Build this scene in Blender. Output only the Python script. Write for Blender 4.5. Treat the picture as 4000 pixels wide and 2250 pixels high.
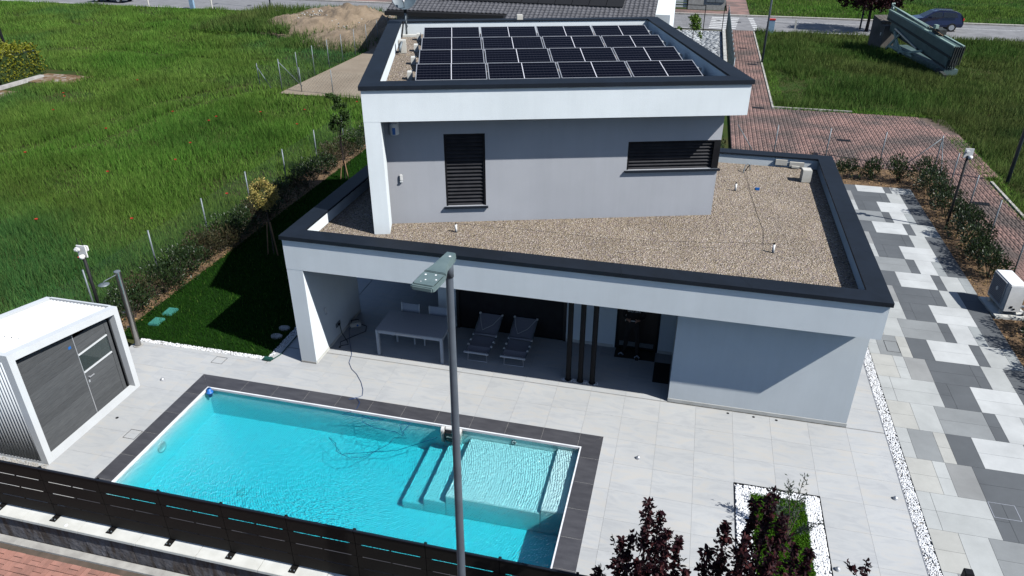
import bpy, bmesh, math, random
import numpy as np
from mathutils import Matrix, Vector, Quaternion
random.seed(7); RNG = np.random.default_rng(7)
for o_ in list(bpy.data.objects): bpy.data.objects.remove(o_)
sc = bpy.context.scene
col = sc.collection

# ------------------------------------------------------------------ camera, sky, sun, exposure
cam_d = bpy.data.cameras.new('camera'); cam = bpy.data.objects.new('camera', cam_d); col.objects.link(cam)
cam_d.sensor_width = 36.0; cam_d.lens = 25.8476; cam_d.clip_end = 3000; cam_d.clip_start = 0.1
cr = Vector((0.9713973798635213, 0.23745946563608078, 0.00036410728179917304))
cd_ = Vector((0.11447204535759894, -0.46693686065593726, -0.8768501120444848))
cf = Vector((-0.20804634393791568, 0.8518115814783249, -0.48076371372376026))
m3 = Matrix((cr, -cd_, -cf)).transposed()
cam.matrix_world = Matrix.Translation((0, 0, 10.5)) @ m3.to_4x4()
sc.camera = cam
world = bpy.data.worlds.new('World'); sc.world = world; world.use_nodes = True
wn = world.node_tree
sky = wn.nodes.new('ShaderNodeTexSky'); sky.sky_type = 'NISHITA'; sky.sun_disc = False
sky.sun_elevation = math.radians(45.5); sky.sun_rotation = math.radians(106); sky.altitude = 100
sky.air_density = 0.7; sky.dust_density = 0.4; sky.ozone_density = 1.5
wn.links.new(sky.outputs[0], wn.nodes['Background'].inputs[0]); wn.nodes['Background'].inputs[1].default_value = 0.10
SUN_DIR = Vector((-1.944, 0.555, -2.057)).normalized()
sl = bpy.data.lights.new('sun', 'SUN'); sl.energy = 5.0; sl.angle = math.radians(0.53); sl.color = (1.0, 0.985, 0.955)
sun = bpy.data.objects.new('sun', sl); col.objects.link(sun); sun.rotation_mode = 'QUATERNION'
sun.rotation_quaternion = SUN_DIR.to_track_quat('-Z', 'Y'); sun.location = (20, -10, 30)
sc.view_settings.view_transform = 'Standard'; sc.view_settings.look = 'None'
sc.view_settings.exposure = 0.35; sc.view_settings.gamma = 1.0; sc.view_settings.use_curve_mapping = False
sc.cycles.max_bounces = 8; sc.cycles.transparent_max_bounces = 24; sc.cycles.use_denoising = True
sc.cycles.volume_bounces = 0; sc.cycles.diffuse_bounces = 0

# ------------------------------------------------------------------ materials
M = {}
def newmat(name):
    m = bpy.data.materials.new(name); m.use_nodes = True; nt = m.node_tree
    return m, nt, nt.nodes['Principled BSDF']
def node(nt, t, **kw):
    n = nt.nodes.new(t)
    for k, v in kw.items(): setattr(n, k, v)
    return n
def lk(nt, a, b): nt.links.new(a, b)
def rgba(c): return (c[0], c[1], c[2], 1)
def noise(nt, vec, scale, detail=3, rough=.55, dist=0):
    n = node(nt, 'ShaderNodeTexNoise'); n.inputs['Scale'].default_value = scale; n.inputs['Detail'].default_value = detail
    n.inputs['Roughness'].default_value = rough; n.inputs['Distortion'].default_value = dist
    lk(nt, vec, n.inputs['Vector']); return n.outputs['Fac']
def ramp(nt, fac, stops):
    r = node(nt, 'ShaderNodeValToRGB'); e = r.color_ramp.elements
    while len(e) < len(stops): e.new(0.5)
    for i, (p, c) in enumerate(stops): e[i].position = p; e[i].color = rgba(c)
    lk(nt, fac, r.inputs[0]); return r.outputs[0]
def mixc(nt, fac, a, b, mode='MIX'):
    n = node(nt, 'ShaderNodeMix', data_type='RGBA', blend_type=mode)
    for s, v in ((n.inputs[0], fac), (n.inputs[6], a), (n.inputs[7], b)):
        if isinstance(v, (int, float)): s.default_value = v
        elif isinstance(v, tuple): s.default_value = rgba(v)
        else: lk(nt, v, s)
    return n.outputs[2]
def wpos(nt): return node(nt, 'ShaderNodeNewGeometry').outputs['Position']
def setbump(nt, b, h, strength, dist=.02):
    bp = node(nt, 'ShaderNodeBump'); bp.inputs['Strength'].default_value = strength; bp.inputs['Distance'].default_value = dist
    lk(nt, h, bp.inputs['Height']); lk(nt, bp.outputs[0], b.inputs['Normal'])
def rndval(nt, src, lo, hi):
    mr = node(nt, 'ShaderNodeMapRange'); mr.inputs[3].default_value = lo; mr.inputs[4].default_value = hi
    lk(nt, src, mr.inputs[0]); return mr.outputs[0]
def scalec(nt, c, f):
    n = node(nt, 'ShaderNodeVectorMath', operation='SCALE'); lk(nt, f, n.inputs[3])
    if isinstance(c, tuple): n.inputs[0].default_value = c
    else: lk(nt, c, n.inputs[0])
    return n.outputs[0]
def pm(name, c1, c2=None, ns=3.0, rough=.6, bump=0, bs=60, bd=.01, metal=0, rnd=0, isl=0, detail=4, spec=.5, stretch=None, obj=False, rp=(.35, .65)):
    """plain procedural: two tones mixed by noise, optional fine relief and per-object / per-island value change"""
    m, nt, b = newmat(name)
    p = node(nt, 'ShaderNodeTexCoord').outputs['Object'] if obj else wpos(nt)
    if stretch:
        mp = node(nt, 'ShaderNodeMapping'); mp.inputs['Scale'].default_value = stretch; mp.inputs['Rotation'].default_value = (0, 0, .5)
        lk(nt, p, mp.inputs['Vector']); pv = mp.outputs[0]
    else: pv = p
    if c2 is None: c2 = tuple(x * .85 for x in c1)
    c = ramp(nt, noise(nt, pv, ns, detail), [(rp[0], c1), (rp[1], c2)])
    if rnd: c = scalec(nt, c, rndval(nt, node(nt, 'ShaderNodeObjectInfo').outputs['Random'], 1 - rnd, 1 + rnd))
    if isl: c = scalec(nt, c, rndval(nt, node(nt, 'ShaderNodeNewGeometry').outputs['Random Per Island'], 1 - isl, 1 + isl))
    lk(nt, c, b.inputs['Base Color']); b.inputs['Roughness'].default_value = rough; b.inputs['Metallic'].default_value = metal
    b.inputs['Specular IOR Level'].default_value = spec
    if bump: setbump(nt, b, noise(nt, p, bs, 3), bump, bd)
    M[name] = m; return m

pm('plaster', (.745, .795, .81), (.705, .755, .77), ns=.9, rough=.92, bump=.35, bs=85, bd=.008, spec=.15)
pm('plaster_grey', (.42, .43, .455), (.385, .395, .42), ns=.7, rough=.95, bump=.35, bs=85, bd=.008, spec=.1)
pm('coping_metal', (.010, .015, .024), (.008, .012, .019), ns=1.3, rough=.6, bump=.04, bs=9, metal=.0, spec=.25)
pm('dark_metal', (.012, .013, .015), (.008, .008, .010), ns=4, rough=.6, spec=.15)
pm('slat_metal', (.030, .030, .034), (.020, .020, .023), ns=4, rough=.6, spec=.2)
pm('fence_metal', (.0075, .0068, .006), (.0055, .005, .0045), ns=1.5, rough=.7, spec=.2)
pm('black', (.006, .006, .007), (.004, .004, .005), rough=.7)
pm('white_paint', (.63, .655, .665), (.60, .62, .63), ns=2, rough=.35)
pm('white_plastic', (.80, .80, .78), (.72, .72, .70), ns=6, rough=.4)
pm('offwhite', (.62, .60, .54), (.54, .52, .46), ns=5, rough=.5)
pm('concrete', (.42, .41, .38), (.30, .29, .27), ns=4, rough=.9, bump=.3, bs=60)
pm('pale_concrete', (.62, .62, .58), (.52, .52, .48), ns=3, rough=.85, bump=.2, bs=70)
pm('galv', (.20, .23, .25), (.15, .175, .19), ns=8, rough=.5, metal=.3)
pm('steel', (.42, .40, .37), (.30, .29, .28), ns=3, rough=.28, metal=.9)
pm('pole_grey', (.105, .125, .15), (.085, .10, .12), ns=3, rough=.5, metal=.2)
pm('lamp_green_grey', (.135, .185, .185), (.10, .145, .148), ns=7, rough=.5)
pm('bird_dropping', (.85, .87, .88), (.7, .7, .7), ns=30, rough=.8)
pm('grout', (.30, .295, .28), (.22, .215, .205), ns=6, rough=.95)
pm('soil', (.20, .125, .065), (.09, .055, .03), ns=5, rough=1, bump=.8, bs=18, bd=.04)
pm('mulch', (.42, .27, .11), (.12, .07, .03), ns=9, rough=1, bump=.9, bs=25, bd=.04, isl=.4)
pm('dirt', (.25, .19, .13), (.16, .12, .08), ns=.8, rough=1, bump=.8, bs=3, bd=.12, detail=8)
pm('sand', (.26, .215, .16), (.205, .165, .12), ns=.5, rough=1, bump=.35, bs=5, bd=.06, detail=8)
pm('asphalt', (.22, .22, .225), (.165, .165, .17), ns=1.2, rough=.95, bump=.3, bs=80, detail=8)
pm('road_paint', (.66, .67, .66), (.42, .42, .41), ns=7, rough=.8)
pm('kerb_stone', (.46, .44, .40), (.33, .31, .28), ns=5, rough=.95, bump=.3, bs=40, rnd=.08)
pm('skin', (.42, .24, .17), (.36, .20, .14), rough=.5)
pm('black_cloth', (.010, .010, .012), (.006, .006, .007), ns=20, rough=.95)
pm('textile_grey', (.24, .235, .26), (.20, .195, .22), ns=60, rough=.85)
pm('textile_white', (.42, .45, .50), (.36, .39, .44), ns=50, rough=.8)
pm('tabletop', (.46, .46, .48), (.41, .41, .43), ns=30, rough=.4)
pm('mat_brown', (.030, .027, .022), (.02, .018, .015), ns=60, rough=1)
pm('mat_black', (.011, .010, .010), (.007, .007, .007), ns=40, rough=1)
pm('cable_dark', (.020, .026, .030), rough=.5); pm('cable_blue', (.008, .045, .16), rough=.45)
pm('blue_plastic', (.02, .14, .45), rough=.4); pm('yellow_plastic', (.65, .62, .02), rough=.4)
pm('green_lid', (.05, .235, .19), (.035, .17, .145), ns=6, rough=.6); pm('dark_green', (.015, .07, .055), rough=.5)
pm('robot_white', (.66, .66, .64), rough=.5); pm('red_plastic', (.6, .03, .02), rough=.5)
pm('crane_green', (.075, .12, .115), (.05, .085, .08), ns=1.6, rough=.6, bump=.1, bs=6)
pm('crane_light', (.26, .36, .32), (.20, .28, .25), ns=2, rough=.55)
pm('crane_dark', (.03, .037, .037), (.02, .022, .02), ns=2, rough=.8)
pm('ballast', (.115, .105, .092), (.07, .062, .055), ns=1.4, rough=.95, bump=.4, bs=10)
pm('car_paint', (.012, .016, .055), (.010, .014, .048), ns=3, rough=.16, spec=.7)
pm('tyre', (.012, .012, .012), rough=.9)
pm('roof_tile', (.105, .105, .115), (.075, .075, .083), ns=3, rough=.75, isl=.15, rnd=.12)
pm('wall_dark', (.20, .20, .21), (.17, .17, .18), ns=1, rough=.9)
pm('bark', (.10, .075, .055), (.06, .045, .035), ns=20, rough=.95)
pm('bark_dark', (.035, .024, .022), (.02, .014, .014), ns=20, rough=.95)
pm('stake', (.24, .15, .08), (.18, .11, .06), ns=12, rough=.9)
pm('stone_clad', (.115, .112, .12), (.055, .043, .036), ns=2.2, rough=.8, bump=.9, bs=9, bd=.03, rnd=.25, stretch=(3.5, 1, .8), rp=(.42, .62))
pm('pebble_white', (.83, .84, .85), (.66, .67, .68), ns=12, rough=.75, isl=.16)
pm('brick_red', (.36, .175, .135), (.27, .14, .11), ns=5, rough=.95, bump=.4, bs=50, rnd=.16, isl=.16)
pm('brick_worn', (.245, .148, .125), (.11, .083, .073), ns=.5, rough=.95, bump=.4, bs=30, isl=.24, detail=7, rp=(.42, .62))
pm('brick_joint', (.13, .09, .07), (.075, .06, .045), ns=3, rough=1)
pm('dish_grey', (.09, .125, .15), (.075, .10, .12), ns=5, rough=.5)
pm('cell_white', (.70, .70, .74), rough=.4)
pm('alu', (.55, .56, .58), (.48, .49, .51), ns=6, rough=.35, metal=.5)
pm('pool_rim', (.80, .82, .84), rough=.35)
pm('pool_stone', (.068, .068, .076), (.046, .046, .053), ns=2.2, rough=.55, bump=.25, bs=22, rnd=.10, stretch=(1, 3.2, 1))
def liner_mat():
    m, nt, b = newmat('liner'); nt.nodes.remove(b); p = wpos(nt)
    c = ramp(nt, noise(nt, p, .8, 3), [(.35, (.93, .97, .975)), (.65, (.90, .955, .965))])
    df = node(nt, 'ShaderNodeBsdfDiffuse'); gl = node(nt, 'ShaderNodeBsdfGlossy'); gl.inputs['Roughness'].default_value = .8; mx = node(nt, 'ShaderNodeMixShader'); mx.inputs[0].default_value = .5
    lk(nt, c, df.inputs[0]); lk(nt, c, gl.inputs[0]); lk(nt, df.outputs[0], mx.inputs[1]); lk(nt, gl.outputs[0], mx.inputs[2]); lk(nt, mx.outputs[0], nt.nodes['Material Output'].inputs[0]); M['liner'] = m
liner_mat()
pm('poppy_red', (.40, .028, .008), (.32, .018, .006), ns=50, rough=.8)
pm('wood_grey', (.095, .100, .103), (.072, .076, .080), ns=6, rough=.8, spec=.2, bump=.2, bs=30, rnd=.14, stretch=(9, .7, 9))
pm('wood_brown', (.10, .065, .04), rough=.7)
pm('sign_blue', (.25, .38, .50), rough=.5)

def weather(name, amt=.10):
    m = M[name]; nt = m.node_tree; b = nt.nodes['Principled BSDF']; src = b.inputs['Base Color'].links[0].from_socket; p = wpos(nt)
    mp = node(nt, 'ShaderNodeMapping'); mp.inputs['Scale'].default_value = (3.2, 3.2, .22); lk(nt, p, mp.inputs['Vector'])
    st = ramp(nt, noise(nt, mp.outputs[0], 1.3, 6, .65), [(.42, (1, 1, 1)), (.72, (1 - amt, 1 - amt, 1 - amt * 1.1))])
    bl = ramp(nt, noise(nt, p, .45, 6, .6), [(.4, (1, 1, 1)), (.75, (1 - amt * .6,) * 3)])
    c = mixc(nt, 1.0, src, st, 'MULTIPLY'); c = mixc(nt, 1.0, c, bl, 'MULTIPLY'); lk(nt, c, b.inputs['Base Color'])
weather('plaster', .035); weather('plaster_grey', .04); weather('white_paint', .04); weather('coping_metal', .25)
def tile_mat(name, a, b_, warm, rnd):
    m, nt, b = newmat(name); p = wpos(nt)
    mp = node(nt, 'ShaderNodeMapping'); mp.inputs['Rotation'].default_value = (0, 0, .95); mp.inputs['Scale'].default_value = (1, 3.6, 1)
    lk(nt, p, mp.inputs['Vector'])
    oi = node(nt, 'ShaderNodeObjectInfo').outputs['Random']
    ad = node(nt, 'ShaderNodeVectorMath', operation='ADD'); lk(nt, mp.outputs[0], ad.inputs[0])
    sv = node(nt, 'ShaderNodeMath', operation='MULTIPLY'); lk(nt, oi, sv.inputs[0]); sv.inputs[1].default_value = 40
    lk(nt, sv.outputs[0], ad.inputs[1])
    f = noise(nt, ad.outputs[0], 1.5, 7, .62, .9)
    c = ramp(nt, f, [(.36, b_), (.5, a), (.66, warm)])
    big = noise(nt, p, .55, 6, .65); c = scalec(nt, c, rndval(nt, big, .86, 1.12))
    c = scalec(nt, c, rndval(nt, oi, 1 - rnd, 1 + rnd))
    lk(nt, c, b.inputs['Base Color']); b.inputs['Roughness'].default_value = .62; b.inputs['Specular IOR Level'].default_value = .35
    setbump(nt, b, f, .12, .01); M[name] = m
tile_mat('patio_tile', (.425, .435, .435), (.385, .395, .40), (.45, .44, .415), .03)
def paver(name, c, v=.05):
    m, nt, b = newmat(name); p = wpos(nt)
    cc = ramp(nt, noise(nt, p, 1.3, 7, .65), [(.28, tuple(x * .80 for x in c)), (.72, tuple(x * 1.08 for x in c))])
    cc = mixc(nt, rndval(nt, noise(nt, p, 90, 2), 0, .16), cc, tuple(x * .55 for x in c))
    cc = scalec(nt, cc, rndval(nt, node(nt, 'ShaderNodeObjectInfo').outputs['Random'], 1 - v, 1 + v))
    lk(nt, cc, b.inputs['Base Color']); b.inputs['Roughness'].default_value = .8
    setbump(nt, b, noise(nt, p, 70, 3), .2, .006); M[name] = m
for n_, c_ in (('W', (.50, .515, .51)), ('L', (.42, .435, .425)), ('C', (.425, .425, .395)), ('M', (.245, .258, .26)), ('B', (.27, .275, .27)), ('D', (.10, .109, .117)), ('G', (.30, .32, .32))): paver('paver_' + n_, c_)

def gravel(name, tones, scale):
    m, nt, b = newmat(name); p = wpos(nt)
    v = node(nt, 'ShaderNodeTexVoronoi'); v.inputs['Scale'].default_value = scale; lk(nt, p, v.inputs['Vector'])
    sep = node(nt, 'ShaderNodeSeparateColor'); lk(nt, v.outputs['Color'], sep.inputs[0])
    c = ramp(nt, sep.outputs[0], [(i / (len(tones) - 1), t) for i, t in enumerate(tones)])
    c = scalec(nt, c, rndval(nt, noise(nt, p, .9, 6, .65), .62, 1.34))
    lk(nt, c, b.inputs['Base Color']); b.inputs['Roughness'].default_value = .9
    setbump(nt, b, v.outputs['Distance'], 1.0, .03); b.inputs['Specular IOR Level'].default_value = .2; M[name] = m
gravel('gravel', [(.09, .072, .055), (.25, .205, .145), (.38, .315, .22), (.22, .18, .185), (.32, .25, .185), (.52, .47, .41)], 36)
gravel('heap', [(.12, .07, .035), (.17, .11, .06), (.22, .155, .10), (.30, .27, .24)], 4)

def leafmat(name, cols, rough=.6, trans=.25, patch=None, spec=.3):
    m, nt, b = newmat(name)
    g = node(nt, 'ShaderNodeNewGeometry')
    c = ramp(nt, g.outputs['Random Per Island'], [(i / max(1, len(cols) - 1), t) for i, t in enumerate(cols)])
    if patch:
        sc_, cols2, lo, hi = patch
        f = noise(nt, g.outputs['Position'], sc_, 6, .6)
        bigv = rndval(nt, noise(nt, g.outputs['Position'], sc_ * 1.9, 5, .65), .15, 1.85); c = scalec(nt, c, bigv)
        f2 = rndval(nt, f, lo, hi); c2 = ramp(nt, noise(nt, g.outputs['Position'], sc_ * .37, 5), [(.3 + .4 * i / max(1, len(cols2) - 1), t) for i, t in enumerate(cols2)])
        c2 = scalec(nt, c2, bigv); c = mixc(nt, f2, c, c2)
    lk(nt, c, b.inputs['Base Color']); b.inputs['Roughness'].default_value = rough; b.inputs['Specular IOR Level'].default_value = spec
    t = node(nt, 'ShaderNodeBsdfTranslucent'); lk(nt, c, t.inputs[0])
    mx = node(nt, 'ShaderNodeMixShader'); mx.inputs[0].default_value = trans
    lk(nt, b.outputs[0], mx.inputs[1]); lk(nt, t.outputs[0], mx.inputs[2]); lk(nt, mx.outputs[0], nt.nodes['Material Output'].inputs[0]); M[name] = m
leafmat('meadow', [(.030, .085, .012), (.068, .175, .026), (.12, .25, .04), (.20, .28, .07)], .9, .35, (.13, [(.028, .11, .020), (.08, .19, .022), (.145, .22, .04), (.028, .115, .045), (.12, .16, .055)], .1, .9), .1)
leafmat('weeds', [(.02, .05, .010), (.045, .10, .02), (.085, .15, .03), (.16, .18, .06)], .9, .35, (.22, [(.028, .075, .02), (.07, .15, .028), (.14, .16, .05), (.03, .08, .035)], .1, .85), .1)
leafmat('lawn_grass', [(.010, .042, .004), (.018, .065, .007), (.03, .09, .010)], .95, .3, None, .05)
leafmat('laurel', [(.012, .028, .010), (.022, .045, .014), (.04, .065, .02), (.02, .035, .015)], .35, .15, None, .5)
leafmat('laurel_dry', [(.03, .035, .015), (.05, .055, .025), (.08, .06, .03), (.02, .03, .012)], .5, .2)
leafmat('yellow_leaf', [(.22, .19, .04), (.40, .32, .08), (.52, .42, .14), (.13, .14, .03), (.48, .33, .11)], .6, .25)
leafmat('purple_leaf', [(.010, .003, .006), (.018, .005, .009), (.032, .008, .011), (.065, .016, .016)], .6, .2, None, .2)
leafmat('tree_leaf', [(.03, .06, .012), (.05, .10, .02), (.02, .04, .01)], .5, .25)
leafmat('bright_leaf', [(.05, .11, .015), (.09, .17, .02), (.13, .2, .03)], .5, .3)
leafmat('gold_leaf', [(.14, .16, .012), (.22, .22, .018), (.09, .11, .01)], .5, .25)
leafmat('olive_leaf', [(.06, .08, .06), (.09, .11, .085), (.04, .06, .04)], .5, .2)
leafmat('ground_cover', [(.04, .12, .008), (.07, .18, .012), (.11, .24, .02)], .9, .3, None, .1)
pm('meadow_ground', (.030, .060, .014), (.055, .055, .022), ns=.8, rough=1, bump=.5, bs=4, detail=8, spec=.05)
pm('lawn_ground', (.010, .032, .005), (.007, .022, .004), ns=2, rough=1, spec=.05)

def solar_mat():
    m, nt, b = newmat('solar_cell'); tc = node(nt, 'ShaderNodeTexCoord').outputs['UV']
    s = node(nt, 'ShaderNodeSeparateXYZ'); lk(nt, tc, s.inputs[0])
    def line(sock, n, w):
        a = node(nt, 'ShaderNodeMath', operation='MULTIPLY'); lk(nt, sock, a.inputs[0]); a.inputs[1].default_value = n
        f = node(nt, 'ShaderNodeMath', operation='FRACT'); lk(nt, a.outputs[0], f.inputs[0])
        d = node(nt, 'ShaderNodeMath', operation='SUBTRACT'); lk(nt, f.outputs[0], d.inputs[0]); d.inputs[1].default_value = .5
        ab = node(nt, 'ShaderNodeMath', operation='ABSOLUTE'); lk(nt, d.outputs[0], ab.inputs[0])
        return ab.outputs[0], w
    lx, _ = line(s.outputs[0], 10, 0); ly, _ = line(s.outputs[1], 6, 0)
    def gt(sock, v):
        n = node(nt, 'ShaderNodeMath', operation='GREATER_THAN'); lk(nt, sock, n.inputs[0]); n.inputs[1].default_value = v; return n.outputs[0]
    mx1 = node(nt, 'ShaderNodeMath', operation='MULTIPLY'); lk(nt, gt(lx, .482), mx1.inputs[0]); mx1.inputs[1].default_value = .35
    mx = node(nt, 'ShaderNodeMath', operation='MAXIMUM'); lk(nt, mx1.outputs[0], mx.inputs[0]); lk(nt, gt(ly, .455), mx.inputs[1])
    ad = node(nt, 'ShaderNodeMath', operation='ADD'); lk(nt, lx, ad.inputs[0]); lk(nt, ly, ad.inputs[1])
    dm = node(nt, 'ShaderNodeMath', operation='MAXIMUM'); lk(nt, mx.outputs[0], dm.inputs[0]); lk(nt, gt(ad.outputs[0], .93), dm.inputs[1])
    c = mixc(nt, dm.outputs[0], (.0015, .0015, .004), (.05, .05, .065))
    lk(nt, c, b.inputs['Base Color']); b.inputs['Roughness'].default_value = .2; b.inputs['Specular IOR Level'].default_value = .03; M['solar_cell'] = m
solar_mat()
def glass_mat(name, tint, rough=.03, alpha=.35):
    m, nt, b = newmat(name); b.inputs['Base Color'].default_value = rgba(tint); b.inputs['Roughness'].default_value = rough
    b.inputs['Specular IOR Level'].default_value = .8
    t = node(nt, 'ShaderNodeBsdfTransparent'); mx = node(nt, 'ShaderNodeMixShader'); mx.inputs[0].default_value = alpha
    lk(nt, t.outputs[0], mx.inputs[1]); lk(nt, b.outputs[0], mx.inputs[2]); lk(nt, mx.outputs[0], nt.nodes['Material Output'].inputs[0]); M[name] = m
glass_mat('door_glass', (.05, .07, .07), .03, .6); glass_mat('car_glass', (.02, .025, .03), .03, .85)
WIOR, WN1, WST, WRI, VAD, VSD = 1.255, 12, 1.35, .2, 1.6, .0
def water_mat():
    m = bpy.data.materials.new('pool_water'); m.use_nodes = True; nt = m.node_tree; nt.nodes.remove(nt.nodes['Principled BSDF'])
    p = wpos(nt)
    # ripples: rings spreading from the cleaning robot's outlet plus wind chop
    rs = node(nt, 'ShaderNodeVectorMath', operation='SUBTRACT'); rs.inputs[1].default_value = (-5.9, 10.7, -.07); lk(nt, p, rs.inputs[0])
    wv = node(nt, 'ShaderNodeTexWave', wave_type='RINGS', rings_direction='Z'); wv.inputs['Scale'].default_value = 6.5
    wv.inputs['Distortion'].default_value = 4.5; wv.inputs['Detail'].default_value = 2; wv.inputs['Detail Scale'].default_value = 2.2
    lk(nt, rs.outputs[0], wv.inputs['Vector'])
    n1 = noise(nt, p, WN1, 3, .6, .6); n2 = noise(nt, p, WN1 * 2.4, 2)
    a1 = node(nt, 'ShaderNodeMath', operation='MULTIPLY_ADD'); lk(nt, wv.outputs['Fac'], a1.inputs[0]); a1.inputs[1].default_value = WRI; lk(nt, n1, a1.inputs[2])
    a2 = node(nt, 'ShaderNodeMath', operation='MULTIPLY_ADD'); lk(nt, n2, a2.inputs[0]); a2.inputs[1].default_value = .4; lk(nt, a1.outputs[0], a2.inputs[2])
    bp = node(nt, 'ShaderNodeBump'); bp.inputs['Strength'].default_value = WST; bp.inputs['Distance'].default_value = .03; lk(nt, a2.outputs[0], bp.inputs['Height'])
    fr = node(nt, 'ShaderNodeFresnel'); fr.inputs[0].default_value = WIOR; lk(nt, bp.outputs[0], fr.inputs['Normal'])
    gl = node(nt, 'ShaderNodeBsdfGlossy'); gl.inputs['Roughness'].default_value = .06; lk(nt, bp.outputs[0], gl.inputs['Normal'])
    tr = node(nt, 'ShaderNodeBsdfTransparent'); mx = node(nt, 'ShaderNodeMixShader')
    lk(nt, fr.outputs[0], mx.inputs[0]); lk(nt, tr.outputs[0], mx.inputs[1]); lk(nt, gl.outputs[0], mx.inputs[2])
    lk(nt, mx.outputs[0], nt.nodes['Material Output'].inputs['Surface'])
    va = node(nt, 'ShaderNodeVolumeAbsorption'); va.inputs['Color'].default_value = (.0, .94, .99, 1); va.inputs['Density'].default_value = VAD
    vs = node(nt, 'ShaderNodeVolumeScatter'); vs.inputs['Color'].default_value = (.12, .75, 1, 1); vs.inputs['Density'].default_value = VSD; vs.inputs['Anisotropy'].default_value = .2
    av = node(nt, 'ShaderNodeAddShader'); lk(nt, va.outputs[0], av.inputs[0]); lk(nt, vs.outputs[0], av.inputs[1])
    lk(nt, va.outputs[0], nt.nodes['Material Output'].inputs['Volume']); M['pool_water'] = m
water_mat()

# ------------------------------------------------------------------ object helpers
WM = {}                                    # world matrices of the empties, so that parts can be written in world coordinates
def wm(o): return WM.get(o.name, Matrix()) if o else Matrix()
def tag(o, label=None, cat=None, group=None, kind=None):
    if label: o['label'] = label
    if cat: o['category'] = cat
    if group: o['group'] = group
    if kind: o['kind'] = kind
    return o
def thing(name, label, cat, loc=(0, 0, 0), rz=0, group=None):
    o = bpy.data.objects.new(name, None); col.objects.link(o); o.location = loc; o.rotation_euler = (0, 0, rz); o.empty_display_size = .2
    WM[o.name] = Matrix.Translation(loc) @ Matrix.Rotation(rz, 4, 'Z'); return tag(o, label, cat, group)
def link(name, me, parent=None, loc=None, rz=0):
    """another object on shared mesh data (mesh in its own local coordinates)"""
    o = bpy.data.objects.new(name, me); col.objects.link(o)
    L = Matrix.Translation(loc or (0, 0, 0)) @ Matrix.Rotation(rz, 4, 'Z')
    if parent is not None: o.parent = parent; o.matrix_basis = wm(parent).inverted() @ L
    else: o.matrix_basis = L
    WM[o.name] = L; return o
def copy_tree(o, parent=None, loc=None, rz=None):
    c = o.copy(); col.objects.link(c); c.parent = parent
    if loc is not None: c.location = loc
    if rz is not None: c.rotation_euler = (0, 0, rz)
    for ch in list(o.children): copy_tree(ch, c)
    return c
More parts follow.
